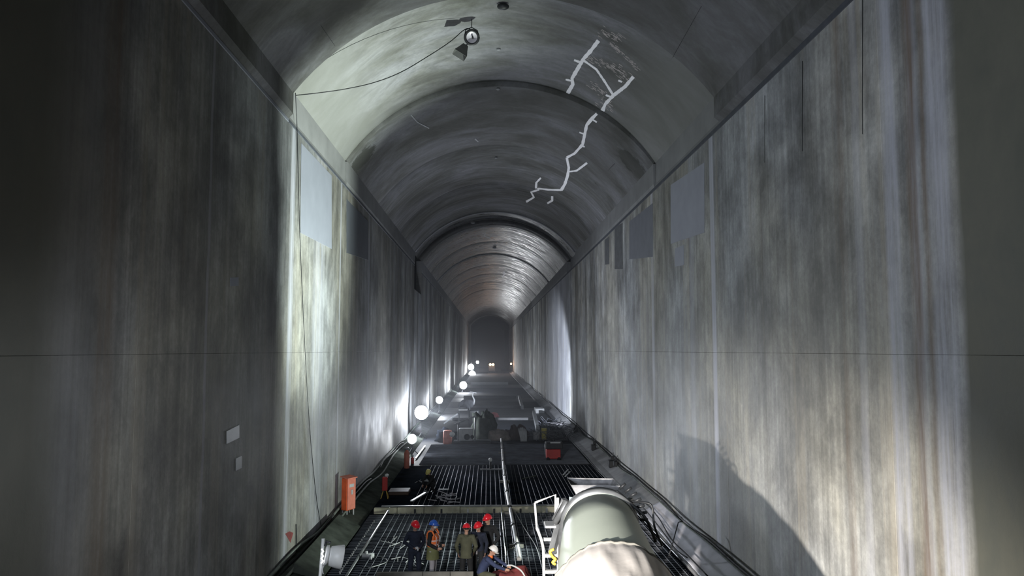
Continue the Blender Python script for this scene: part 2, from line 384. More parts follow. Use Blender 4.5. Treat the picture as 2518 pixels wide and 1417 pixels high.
# walls: cast panels with recessed joints, two lifts
def wall(name, X, sgn, mat):
    w_ = thing(name, None, None, kind='structure')
    for i in range(len(JOINTS)-1):
        y0, y1 = JOINTS[i]+0.0025, JOINTS[i+1]-0.0025
        for z0, z1 in ((-0.6, 6.920), (6.923, ZC)):
            cuts = [(z0, z1, y0, y1)]
            if sgn < 0 and abs(JOINTS[i]-66) < 0.1 and z1 > 10: cuts = [(z0, 12.2, y0, y1)]
            for (a, b, c, d) in cuts:
                bm = NB(); box(bm, (min(X, X+sgn*0.5), c, a), (max(X, X+sgn*0.5), d, b))
                es = [e for e in bm.edges if all(abs(v.co.x-X) < 1e-6 for v in e.verts)]
                bmesh.ops.bevel(bm, geom=es, offset=0.005, segments=1, affect='EDGES')
                obj('wall_panel', bm, mat, w_)
    bm = NB(); box(bm, (min(X+sgn*0.5, X+sgn*0.9), -16, -0.6), (max(X+sgn*0.5, X+sgn*0.9), 262, 20)); obj('rock_backing', bm, 'void', w_)
    return w_
wl = wall('wall_left', XL, -1, 'wall_l'); wr = wall('wall_right', XR, 1, 'wall_r')

# cornice bands under the springing line, and the painted joint strip at their foot
for nm, sgn, X in (('trim_1', -1, XL), ('trim_2', 1, XR)):
    t = thing(nm, None, None, kind='structure')
    for i in range(len(JOINTS)-1):
        pr = prof(i); y0, y1 = JOINTS[i]+0.008, JOINTS[i+1]-0.008
        if abs(JOINTS[i]-66) < 0.1 and sgn < 0: continue
        xs = pr[0]+sgn*pr[1]; zs = pr[2]
        bm = NB(); prism(bm, [(X+sgn*0.5, ZC), (X+sgn*0.002, ZC), (xs, ZC+0.16), (xs, zs), (X+sgn*0.9, zs)], 'Y', y0, y1)
        obj('cornice_band', bm, 'band' if y0 > 24 else 'vault_near', t)
        bm = NB(); d = 0.02
        hgt = 0.17 if sgn > 0 else 0.12
        prism(bm, [(X+sgn*0.02, ZC-hgt), (X-sgn*d, ZC-hgt+0.02), (X-sgn*d, ZC-0.01), (X+sgn*0.02, ZC-0.002)], 'Y', y0, y1)
        obj('joint_strip', bm, 'ledge' if (sgn > 0 or y0 > 24) else 'patch', t)

# dark niche cut through the left wall top in the recessed bay
bm = NB(); box(bm, (XL-1.6, 65.9, 12.2), (XL-0.5, 73.1, 16.6)); 
obj('niche_back', bm, 'void', wl)

# far end bulkhead arch and the dark heading behind it
def arch_frame(name, Y, dx, dz, depth, mat, label=None, cat=None, kind='structure'):
    bm = NB(); n = 24; pr = (0.55, 6.88, 15.4, 18.9); pi_ = (0.55, 6.88-dx, 15.4-dz*0.4, 18.9-dz)
    out = [Vector((XL-0.1, 0, 0))]+[arc_pt(pr, -1+2*k/n, 0.1) for k in range(n+1)]+[Vector((XR+0.1, 0, 0))]
    inn = [Vector((XL+dx, 0, 0))]+[arc_pt(pi_, -1+2*k/n) for k in range(n+1)]+[Vector((XR-dx, 0, 0))]
    V = [[bm.verts.new(p+Vector((0, y, 0))) for p in L] for y in (Y, Y+depth) for L in (out, inn)]
    for k in range(len(out)-1):
        bm.faces.new((V[0][k], V[0][k+1], V[1][k+1], V[1][k])); bm.faces.new((V[2][k], V[3][k], V[3][k+1], V[2][k+1]))
        bm.faces.new((V[1][k], V[1][k+1], V[3][k+1], V[3][k]))
    return obj(name, bm, mat)
bm = NB(); box(bm, (XL-1, 330, -1), (XR+1, 331, 20)); tag(obj('wall_back', bm, 'void'), kind='structure')
o = arch_frame('trim_3', 262, 0.35, 0.35, 0.6, 'band'); tag(o, kind='structure')
o = arch_frame('trim_4', 262.7, 0.7, 1.2, 67.2, 'deck'); tag(o, kind='structure')

# floor: slabs of the deck
fl = thing('floor', None, None, kind='structure')
for (y0, y1, z, m) in [(-16, 33.9, 0, 'deck'), (33.9, 47.7, 0, 'deck'), (47.7, 58.5, 0, 'deck_dark'), (58.5, 78, 0, 'deck_dark'), (78, 94, 0, 'deck_pale'), (94, 106, 0.0, 'deck_dark'), (106, 113, 0.0, 'deck_pale'), (113, 145, 0, 'deck_dark'), (145, 158, 0, 'deck_pale'), (158, 262, 0, 'deck_dark'), (262, 330, 0, 'deck')]:
    bm = NB(); box(bm, (-6.9, y0, -0.4), (8.0, y1-0.02, z)); obj('floor_slab', bm, m, fl)

# right kerb: sloping pale bench, cast in lengths
kr = thing('trim_5', None, None, kind='structure')
for i in range(24):
    y0 = 6+i*10.5
    bm = NB(); prism(bm, [(6.42, 0.0), (6.42, 0.10), (6.75, 0.16), (7.43, 0.50), (7.43, 0.0)], 'Y', y0, y0+10.47)
    obj('kerb_unit', bm, 'kerb', kr)
bk = thing('trim_6', None, None, kind='structure')
for i in range(24):
    y0 = 6+i*10.5
    bm = NB(); prism(bm, [(-6.34, 0.0), (-6.34, 0.34), (-5.9, 0.30), (-5.15, 0.05), (-5.1, 0.0)], 'Y', y0, y0+10.47)
    obj('bank_unit', bm, 'bank', bk)

# ------------------------------------------------------------------ wall details
def wall_plate(name, X, quad, mat, label, cat, group=None, t=0.012):
    pts = [on_x(u, v, X) for u, v in quad]; s = -1 if X > 0 else 1
    bm = NB(); A = [bm.verts.new(p+Vector((s*t, 0, 0))) for p in pts]; B = [bm.verts.new(p) for p in pts]
    bm.faces.new(A); bm.faces.new(B[::-1])
    for i in range(4): bm.faces.new((A[i], B[i], B[(i+1) % 4], A[(i+1) % 4]))
    bmesh.ops.recalc_face_normals(bm, faces=bm.faces)
    return tag(obj(name, bm, mat), label, cat, group)
wall_plate('mortar_patch', XL, [(740, 352), (815, 432), (815, 612), (738, 572)], 'patch', 'large pale bluish mortar patch at the top of the left wall, brightly lit', 'wall patch')
wall_plate('mortar_patch', XL, [(852, 490), (905, 545), (905, 640), (852, 622)], 'patch_dark', 'darker mortar patch on the left wall beyond the bright one', 'wall patch')
wall_plate('mortar_patch', XR, [(1650, 455), (1732, 400), (1732, 572), (1650, 600)], 'patch_r', 'large bluish mortar patch high on the right wall', 'wall patch')
wall_plate('mortar_patch', XR, [(1548, 545), (1605, 500), (1605, 632), (1548, 638)], 'patch_rd', 'dark mortar patch on the right wall between the slots and the large bluish patch', 'wall patch')
wall_plate('mortar_patch', XR, [(1660, 612), (1682, 602), (1682, 652), (1660, 656)], 'patch_r', 'small bluish mortar patch under the large one on the right wall', 'wall patch')
wall_plate('wall_slot', XR, [(1512, 560), (1531, 548), (1531, 662), (1512, 662)], 'slot', 'wider grey plate painting the shade of a vertical slot high on the right wall', 'slot cover')
wall_plate('wall_slot', XR, [(1488, 590), (1498, 582), (1498, 650), (1488, 651)], 'slot', 'narrower grey plate painting the shade of a vertical slot high on the right wall', 'slot cover')
wall_plate('notice_plate', XL, [(557, 1061), (588, 1045), (588, 1077), (557, 1092)], 'plate', 'larger pale notice plate low on the dim left wall', 'plate', t=0.008)
wall_plate('notice_plate', XL, [(580, 1128), (594, 1121), (594, 1151), (580, 1158)], 'plate', 'smaller pale plate below the larger notice plate on the left wall', 'plate', t=0.008)
wall_plate('notice_plate', XL, [(566, 683), (586, 682), (586, 703), (566, 704)], 'patch', 'faint square plate halfway up the dim left wall', 'plate', t=0.008)
wall_plate('paint_mark', XL, [(701, 1313), (712, 1307), (721, 1311), (714, 1335)], 'dullred', 'small faded red paint mark on the left wall above the cables', 'paint mark', t=0.004)

for (x, y0, y1, w_, lb) in [(2120, -20, 330, 2.6, 'long thin dark vertical line high on the right wall'), (1972, 150, 372, 2.4, 'shorter thin dark vertical line high on the right wall, second from the right'), (1880, 235, 400, 1.6, 'faint thin dark vertical line on the right wall, leftmost of three')]:
    wall_plate('wall_line', XR, [(x, y0), (x+w_, y0), (x+w_*0.6, y1), (x, y1)], 'void', lb, 'line', t=0.002)
# ------------------------------------------------------------------ vault details
def on_vault(x, y):
    r = ray(x, y); t = 20.0; step = 0.25
    def out(t):
        p = ORG+r*t; i = 0
        for k in range(len(JOINTS)-1):
            if JOINTS[k] <= p.y < JOINTS[k+1]: i = k
        c, a, zs, zc = prof(i); h = zc-zs; R = (a*a+h*h)/(2*h)
        d = Vector((p.x-c, 0, p.z-(zc-R))); return d.length-R, p, d.normalized()
    while t < 260:
        e, p, nn = out(t)
        if e > 0:
            lo, hi = t-step, t
            for _ in range(24):
                mm = (lo+hi)/2
                if out(mm)[0] > 0: hi = mm
                else: lo = mm
            e, p, nn = out(lo); return p, nn
        t += step
    return p, nn
def strips(name, polys, mat, label, cat, parent=None, t=0.02):
    bm = NB()
    for pl, w0, w1 in polys:
        P = []
        for i in range(len(pl)-1):
            (xa, ya), (xb, yb) = pl[i], pl[i+1]; k = max(2, int(math.hypot(xb-xa, yb-ya)/4)) if len(polys) < 12 else 1
            for q in range(k):
                f = q/k; P.append((xa+(xb-xa)*f, ya+(yb-ya)*f))
        P.append(pl[-1]); L = []
        nP = len(P)
        for i, (x, y) in enumerate(P):
            p, nn = on_vault(x, y); a = P[max(i-1, 0)]; b = P[min(i+1, nP-1)]
            # width direction measured across the band in the photograph, laid on the vault
            d = Vector((b[0]-a[0], b[1]-a[1])).normalized(); nw = Vector((-d.y, d.x))
            ww = (w0+(w1-w0)*i/(nP-1))/2*(0.85+0.35*noise.noise(Vector((x*0.15, y*0.15, 3.3))))
            pa, na = on_vault(x+nw.x*ww, y+nw.y*ww); pb, nb = on_vault(x-nw.x*ww, y-nw.y*ww)
            L.append([bm.verts.new(v) for v in (pa-na*t, pb-nb*t, pb+nb*0.03, pa+na*0.03)])
        for A, B in zip(L, L[1:]):
            for j in range(4): bm.faces.new((A[j], A[(j+1) % 4], B[(j+1) % 4], B[j]))
        bm.faces.new(L[0][::-1]); bm.faces.new(L[-1])
    bmesh.ops.recalc_face_normals(bm, faces=bm.faces)
    o = obj(name, bm, mat, parent)
    return tag(o, label, cat)
strips('crack_sealant', [([(1472, 99), (1453, 124), (1436, 143), (1431, 151), (1407, 192), (1409, 207), (1396, 229)], 12, 10),
                         ([(1436, 148), (1467, 170), (1487, 199), (1509, 234)], 6, 6),
                         ([(1558, 188), (1538, 212), (1509, 234), (1489, 255), (1482, 272)], 10, 10),
                         ([(1412, 147), (1426, 152)], 6, 6), ([(1391, 195), (1406, 198)], 5, 5), ([(1490, 233), (1502, 238)], 5, 5)],
       'seal', 'white sealant strips in a ladder shape on the nearer vault bay', 'crack sealant')
strips('crack_sealant', [([(1468, 279), (1455, 292), (1443, 307), (1433, 355), (1413, 377), (1394, 387)], 10, 7),
                         ([(1394, 387), (1399, 412), (1396, 432), (1389, 453), (1380, 468)], 7, 8),
                         ([(1380, 467), (1348, 466), (1321, 463)], 6, 4), ([(1399, 422), (1419, 419), (1444, 400)], 4, 7),
                         ([(1318, 463), (1319, 449), (1330, 437)], 6, 5), ([(1326, 466), (1306, 472), (1313, 485), (1294, 496)], 5, 6),
                         ([(1458, 294), (1468, 300)], 4, 4), ([(1425, 325), (1436, 329)], 4, 4), ([(1428, 355), (1438, 361)], 4, 4)],
       'seal', 'long zigzag white sealant strip like lightning across the farther vault bays', 'crack sealant')
strips('crack_sealant', [([(1358, 482), (1358, 493), (1346, 500)], 6, 5)], 'seal', 'short curved white sealant dab beside the foot of the lightning strip', 'crack sealant')
strips('crack_sealant', [([(1521, 197), (1530, 201)], 5, 5)], 'seal', 'tiny white sealant dab beside the upper right sealant arm', 'crack sealant')
strips('crack_sealant', [([(1239, 668), (1240, 675), (1235, 682)], 4, 4)], 'seal', 'small white sealant dab far down the vault crown', 'crack sealant')
strips('crack_sealant', [([(1186, 574), (1194, 572), (1190, 580), (1206, 586)], 3, 3)], 'plate', 'dull squiggle of sealant on the crown beyond the dark recess', 'crack sealant')
strips('repair_mark', [([(1168, 341), (1176, 348)], 4, 3)], 'plate', 'tiny pale repair dab on the crown left of the lightning strip', 'repair mark')
strips('repair_mark', [([(1010, 282), (1026, 300), (1055, 315)], 3, 3)], 'plate', 'faint pale repair mark on the left of the second vault bay', 'repair mark')
lime = thing('lime_bloom', 'rough pinkish lime deposits around the ladder-shaped sealant strips', 'lime deposit')
random.seed(21)
for (x0, y0, x1, y1, wd, n_) in [(1474, 76, 1525, 96, 7, 40), (1500, 105, 1566, 168, 3, 60), (1442, 140, 1535, 172, 6, 60), (1455, 205, 1500, 250, 8, 40), (1512, 176, 1545, 192, 6, 25), (1462, 255, 1500, 262, 5, 16)]:
    pl = []
    for k in range(n_):
        f = random.random(); x = x0+(x1-x0)*f+random.gauss(0, wd*0.8); y = y0+(y1-y0)*f+random.gauss(0, wd*0.8)
        L = random.uniform(3, 10); pl.append(([(x, y), (x+L*0.6, y+L*0.35), (x+L, y+L*0.75)], random.uniform(0.6, 2.4), random.uniform(0.5, 1.6)))
    o = strips('deposit', pl, 'efflo', None, None, lime, t=0.006)
    o['kind'] = 'stuff'
# longitudinal form joints on the vault
for (a, b, lb) in [((1725, 15), (1548, 330), 'long dark joint line down the right of the near vault bays'), ((1512, 402), (1463, 452), 'short dark joint line on the right side of a farther vault bay'),
                   ((975, 170), (1008, 240), 'short dark joint line on the left of the lit vault bay'), ((770, 35), (823, 112), 'dark joint line on the left of the nearest vault bay')]:
    pts = [(a[0]+(b[0]-a[0])*k/8, a[1]+(b[1]-a[1])*k/8) for k in range(9)]
    strips('joint_line', [(pts, 1.6, 1.2)], 'void', lb, 'joint', t=0.002)
# raised hoops, lit edge of the recess
for k, (y_, m_, lb) in enumerate([(65.8, 'plate', 'bright steel hoop around the vault at the dark recess'), (95.1, 'steel', 'dull steel hoop around the vault beyond the recess')]):
    bm = NB(); pr = (0.55, 6.88, 15.4, 18.9); pts = [arc_pt(pr, -1+2*q/40, -0.06)+Vector((0, y_, 0)) for q in range(41)]
    tube(bm, pts, 0.07, 6); tag(obj('steel_hoop', bm, m_, smooth=True), lb, 'hoop')
# hanging eye anchors along the crown
random.seed(5)
for k, (x, y) in enumerate([(1226, 119), (1225, 217), (1220, 386), (1216, 607), (1162, 545)]):
    p, nn = on_vault(x, y); bm = NB(); s = 0.05 if y < 400 else 0.12
    ellip(bm, p-nn*s, (s*2.0, s, s), 10, 6)
    tag(obj('anchor_plate', bm, 'plate', smooth=True), ['pale anchor dot right of the hanging round lamp', 'pale anchor dot under the lip of the second vault bay', 'pale anchor dot on the crown left of the lightning strip', 'pale anchor dot on the crown past the recess', 'pale anchor mark in the dark recess'][k], 'anchor')
p, nn = on_vault(1237, 8)
bm = NB(); ellip(bm, p-nn*0.12, (0.22, 0.14, 0.12), 10, 6); tag(obj('anchor_boss', bm, 'dark', smooth=True), 'dark anchor lump at the top edge of the picture', 'anchor')

# ------------------------------------------------------------------ hanging lamp and its cable
pv, nv = on_vault(1162, 60)
Pl = on_y(1160, 92, pv.y-0.6)
hl = thing('hanging_lamp', 'round lamp with white reflector and black rim hung under the vault', 'lamp', tuple(Pl))
ax = (ORG-Pl).normalized(); ax = Vector((ax.x+0.12, ax.y, ax.z)).normalized()
bm = NB(); R = lathe(bm, [(-0.22, 0.10), (-0.20, 0.17), (-0.05, 0.25), (0.0, 0.29), (0.03, 0.29), (0.03, 0.20), (0.0, 0.19)], 24, (0, 0, 0), ax); bm.faces.new(R[0][::-1]); obj('housing', bm, 'dark', hl, True)
bm = NB(); R = lathe(bm, [(0.028, 0.205), (-0.02, 0.15), (-0.06, 0.07), (-0.06, 0.001)], 24, (0, 0, 0), ax); obj('reflector', bm, 'reflector', hl, True)
bm = NB(); ellip(bm, ax*0.0+Vector((0.03, 0, 0)), (0.035, 0.05, 0.07)); obj('bulb', bm, 'dark', hl, True)
bm = NB(); tube(bm, [(-0.26, 0, 0.05), (-0.22, -0.05, 0.26), (0, -0.03, 0.36), (0.2, -0.05, 0.24), (0.27, 0, 0.02)], 0.018, 6); obj('yoke', bm, 'dark', hl, True)
bm = NB(); tube(bm, [(0, 0, 0.35), (0, 0.15, max(0.5, pv.z-Pl.z+0.06))], 0.015, 6); obj('hanger_rod', bm, 'dark', hl)
Ps = on_y(1137, 124, pv.y-0.5)
sh = thing('lamp_shade_hood', 'dull grey flared hood hung just below the round lamp', 'lamp hood', tuple(Ps))
axs = Vector((-0.45, -0.1, -0.85)).normalized()
bm = NB(); R = lathe(bm, [(-0.22, 0.13), (-0.18, 0.16), (0.0, 0.24), (0.22, 0.36), (0.225, 0.345), (0.0, 0.22), (-0.18, 0.14)], 4, (0, 0, 0), axs, up=(0.7, 1, 0)); bm.faces.new(R[0][::-1]); obj('hood', bm, simple('hood_paint', (0.085, 0.09, 0.085), 0.5), sh)
bm = NB(); tube(bm, [-axs*0.2, (0.22, 0, 0.26)], 0.03, 8); obj('neck', bm, 'steel', sh, True)
def cable(name, pts, r, mat, label, cat='cable', sub=6, n=6, group=None):
    bm = NB(); tube(bm, smooth_path(pts, sub), r, n); return tag(obj(name, bm, mat, smooth=True), label, cat, group)
YW = 24.4
pA = on_x(724, 229, -6.16); pA.y = max(pA.y, 24.3)
cpts = [pA]+[on_y(x, y, YW+(x-724)/436*(Pl.y-YW)) for x, y in [(780, 229), (850, 219), (920, 203), (985, 178), (1050, 140), (1105, 104), (1138, 76)]]+[on_y(1152, 70, Pl.y), on_y(1160, 78, Pl.y)]
cable('lamp_cable', cpts, 0.016, 'dark', 'thin cable sagging from the left wall corner to the hanging round lamp')
wpts = [Vector((-6.12, on_x(728, 229, -6.1).y, on_x(728, 229, -6.1).z))]+[on_x(x, y, XL+0.05) for x, y in [(730, 300), (733, 420), (738, 600), (748, 820), (758, 1000), (768, 1130), (780, 1240), (792, 1305)]]
cable('wall_wire', wpts, 0.014, 'dark', 'thin dark wire hanging down the bright strip of the left wall')
cable('wall_wire', [on_x(728, 1290, XL+0.04), on_x(729, 1358, XL+0.04)], 0.02, 'dark', 'short dark rod low on the left wall beside the red mark')

# ------------------------------------------------------------------ reinforcement mats on the deck
def mat_of_bars(name, y0, y1, xs, ys, label, cat, r, zt, mat, mat2):
    t = thing(name, label, cat, (0, y0, 0.0))
    bm = NB(); tube(bm, [(0, 0, 0), (0, y1-y0, 0)], r, 6); me = None
    first = obj('lengthwise_bar', bm, mat, t); me = first.data
    first.location = (xs[0], 0, zt)
    for x in xs[1:]:
        o = first.copy(); C.objects.link(o); o.parent = t; o.location = (x+random.uniform(-0.02, 0.02), 0, zt+random.uniform(-0.004, 0.004)); o.rotation_euler = (0, 0, random.uniform(-0.0015, 0.0015))
    if ys:
        bm = NB(); tube(bm, [(xs[0]-0.1, 0, 0), (xs[-1]+0.1, 0, 0)], r, 6); f2 = obj('cross_bar', bm, mat2, t); f2.location = (0, ys[0], zt-2*r)
        for y in ys[1:]:
            o = f2.copy(); C.objects.link(o); o.parent = t; o.location = (0, y+random.uniform(-0.02, 0.02), zt-2*r); o.rotation_euler = (0, 0, random.uniform(-0.002, 0.002))
    return t
random.seed(3)
def frange(a, b, s):
    o = []
    while a < b: o.append(a); a += s
    return o
mat_of_bars('rebar_mat', 20.0, 33.7, frange(-3.95, 6.3, 0.22), frange(0.2, 13.6, 0.2), 'near reinforcement mat of crossed bars under the standing workers', 'rebar mat', 0.013, 0.075, 'rebar', 'rebar_dk')
mat_of_bars('rebar_mat', 34.4, 47.5, frange(-3.4, 6.3, 0.235), [], 'second reinforcement mat of long thin bars beyond the timber beam', 'rebar mat', 0.013, 0.05, 'rebar_mid', 'rebar_dk')
t = thing('rebar_mat', 'third mat of close dark cross bars before the junk heaps', 'rebar mat', (0, 47.9, 0))
bm = NB(); tube(bm, [(-4.2, 0, 0), (6.2, 0, 0)], 0.03, 6); f2 = obj('cross_bar', bm, 'rebar_dk', t); f2.location = (0, 0, 0.05)
for y in frange(0.35, 10.0, 0.35):
    o = f2.copy(); C.objects.link(o); o.parent = t; o.location = (0, y, 0.05)
t = thing('rebar_mat', 'left strip of short close cross bars beside the long steel pipe', 'rebar mat', (-4.6, 20, 0))
bm = NB(); tube(bm, [(-0.4, 0, 0), (0.55, 0, 0)], 0.014, 6); f2 = obj('cross_bar', bm, 'rebar_dk', t); f2.location = (0, 0, 0.04)
for y in frange(0.2, 13.4, 0.2):
    o = f2.copy(); C.objects.link(o); o.parent = t; o.location = (0, y, 0.04)
# row of bright starter bar tips
bm = NB(); tube(bm, [(0, 0, 0), (0, 0, 0.05)], 0.016, 6); tube(bm, [(0, 0, 0.05), (0, 0, 0.07)], 0.034, 8)
st = obj('dowel_bar', bm, 'white'); tag(st, 'short dowel bar with a bright tip in the row beside the left bank', 'dowel', 'row of dowel bars beside the left bank')
rowp = [on_z(920-84*k/25, 1285+127*k/25, 0.02) for k in range(26)]
st.location = rowp[0]
for k, p in enumerate(rowp[1:]):
    o = st.copy(); C.objects.link(o); o.location = p
# long steel pipe on the left, pump pipeline, thin hose
a, b = on_z(958, 1250, 0.13), on_z(852, 1417, 0.13); d = (b-a)
bm = NB(); tube(bm, [a, a+d*1.15], 0.045, 10); tag(obj('steel_pipe', bm, 'steel', smooth=True), 'long straight steel pipe lying on the mat left of the workers', 'pipe')
pp = thing('pump_pipeline', 'pale concrete pump pipeline running down the middle of the deck', 'pipeline', (0, 0, 0))
pw = [on_z(x, y, 0.2) for x, y in [(1232, 1076), (1235, 1110), (1238, 1145), (1243, 1190), (1250, 1232), (1260, 1280), (1270, 1335), (1277, 1376)]]
pw = smooth_path(pw, 8); acc = [pw[0]]
for k in range(0, len(pw)-7, 7):
    seg = pw[k:k+8]; bm = NB(); tube(bm, seg, 0.075, 10); obj('pipe_section', bm, 'pvc', pp, True)
    dd = (seg[1]-seg[0]).normalized(); bm = NB(); tube(bm, [seg[0]-dd*0.07, seg[0]+dd*0.07], 0.105, 10); obj('coupling', bm, 'dark', pp, True)
for q in (8, 22, 36, 48):
    q = min(q, len(pw)-1); bm = NB(); box(bm, (pw[q].x-0.25, pw[q].y-0.06, 0.0), (pw[q].x+0.25, pw[q].y+0.06, pw[q].z-0.06)); obj('support_block', bm, 'timber', pp)
cable('thin_hose', [on_z(1232, 1248, 0.2), on_z(1237, 1300, 0.15), on_z(1242, 1350, 0.15), on_y(1245, 1392, 22.9)], 0.024, 'white', 'thin white hose running from the beam to the crouching worker', 'hose')
cable('thin_hose', [on_y(1246, 1392, 22.8), on_y(1262, 1392, 22.6), on_y(1285, 1408, 22.3), on_y(1296, 1440, 22.0), on_z(1300, 1480, 0.05)], 0.025, 'white', 'white hose looping right over the red tarpaulin', 'hose')
cable('thin_wire', [on_z(1268, 1262, 0.1), on_z(1290, 1300, 0.12), on_z(1318, 1345, 0.1), on_z(1334, 1400, 0.1)], 0.016, 'offwhite', 'thin pale wire lying right of the pump pipeline', 'wire')

# timber beam across the deck (stacked boards)
tb = thing('timber_beam', 'long mossy timber beam laid right across the deck', 'beam', (0, 34.0, 0))
xs = [-4.9, -3.9, -2.75, -1.2, 0.6, 2.3, 4.2, 5.6]
for k in range(7):
    bm = NB(); box(bm, (xs[k]+0.01, -0.12, 0.0), (xs[k+1]-0.01, 0.10, 0.24+0.01*(k % 3)), 0.012); obj('board', bm, 'beam', tb)
bm = NB(); box(bm, (-4.6, 0.1, 0.24), (6.2, 0.22, 0.30), 0.01); obj('top_rail', bm, 'steel', tb)
for k in range(9):
    x = -4.3+k*1.13; bm = NB(); box(bm, (x, -0.17, 0.02), (x+0.08, -0.12, 0.2), 0.005); obj('clip', bm, 'offwhite' if k % 3 == 0 else 'dark', tb)
# plank barrier in front
pb = thing('plank_barrier', 'grey plank barrier at the bottom edge in front of the workers', 'barrier', (0, 23.2, 0))
xs = [-3.25, -1.9, -1.1, -0.42]
for k in range(3):
    for z_ in (0.09, 0.245, 0.40):
        bm = NB(); box(bm, (xs[k]+0.005, -0.05, z_), (xs[k+1]-0.005, 0.05, z_+0.15), 0.008); obj('plank', bm, 'timber', pb)

# ------------------------------------------------------------------ people
def remesh(bm, name, mat, parent, voxel):
    me = bpy.data.meshes.new(name); bmesh.ops.recalc_face_normals(bm, faces=bm.faces); bm.to_mesh(me); bm.free()
    o = bpy.data.objects.new(name, me); C.objects.link(o)
    md = o.modifiers.new('r', 'REMESH'); md.mode = 'VOXEL'; md.voxel_size = voxel; md.use_smooth_shade = True
    sm = o.modifiers.new('s', 'SMOOTH'); sm.factor = 0.5; sm.iterations = 2
    dg = bpy.context.evaluated_depsgraph_get(); ev = o.evaluated_get(dg)
    m2 = bpy.data.meshes.new_from_object(ev); m2.name = name; o.modifiers.clear(); o.data = m2
    m2.materials.clear(); m2.materials.append(M[mat] if isinstance(mat, str) else mat)
    m2.polygons.foreach_set('use_smooth', [True]*len(m2.polygons))
    o.parent = parent; return o
V = Vector
STAND = dict(hip=(0, 0, 0.92), waist=(0, 0, 1.10), chest=(0, -0.01, 1.30), neck=(0, 0.01, 1.47), head=(0, -0.02, 1.63),
             shL=(-0.19, 0, 1.41), shR=(0.19, 0, 1.41), elL=(-0.27, 0.03, 1.12), elR=(0.27, 0.03, 1.12), wrL=(-0.26, -0.08, 0.88), wrR=(0.26, -0.08, 0.88),
             hpL=(-0.10, 0, 0.90), hpR=(0.10, 0, 0.90), knL=(-0.12, -0.03, 0.50), knR=(0.12, -0.03, 0.50), anL=(-0.13, 0.0, 0.09), anR=(0.13, 0.0, 0.09),
             hL=(0, -0.3, -1), hR=(0, -0.3, -1), ftL=(0, -1, 0), ftR=(0, -1, 0), look=(0, -1, 0))
def hand(bm, w_, d, palm_n, side):
    w_ = V(w_); d = V(d).normalized(); n_ = V(palm_n); n_ = (n_-d*n_.dot(d)).normalized(); s = d.cross(n_)*side
    tube(bm, [w_-d*0.02, w_+d*0.03, w_+d*0.085], [(0.026, 0.018), (0.038, 0.017), (0.040, 0.014)], 10, side=s, cap='round')
    for k, L in enumerate((0.075, 0.085, 0.08, 0.062)):
        b0 = w_+d*0.08+s*(0.030-0.020*k)
        tube(bm, [b0-d*0.02, b0+d*L*0.4, b0+d*L*0.72+n_*0.016, b0+d*L*0.88+n_*0.038], [0.0088, 0.0086, 0.008, 0.0068], 7, cap='round')
    t0 = w_+d*0.02+s*0.030
    tube(bm, [t0, t0+s*0.028+d*0.025+n_*0.008, t0+s*0.036+d*0.055+n_*0.02], [0.012, 0.0105, 0.008], 7, cap='round')
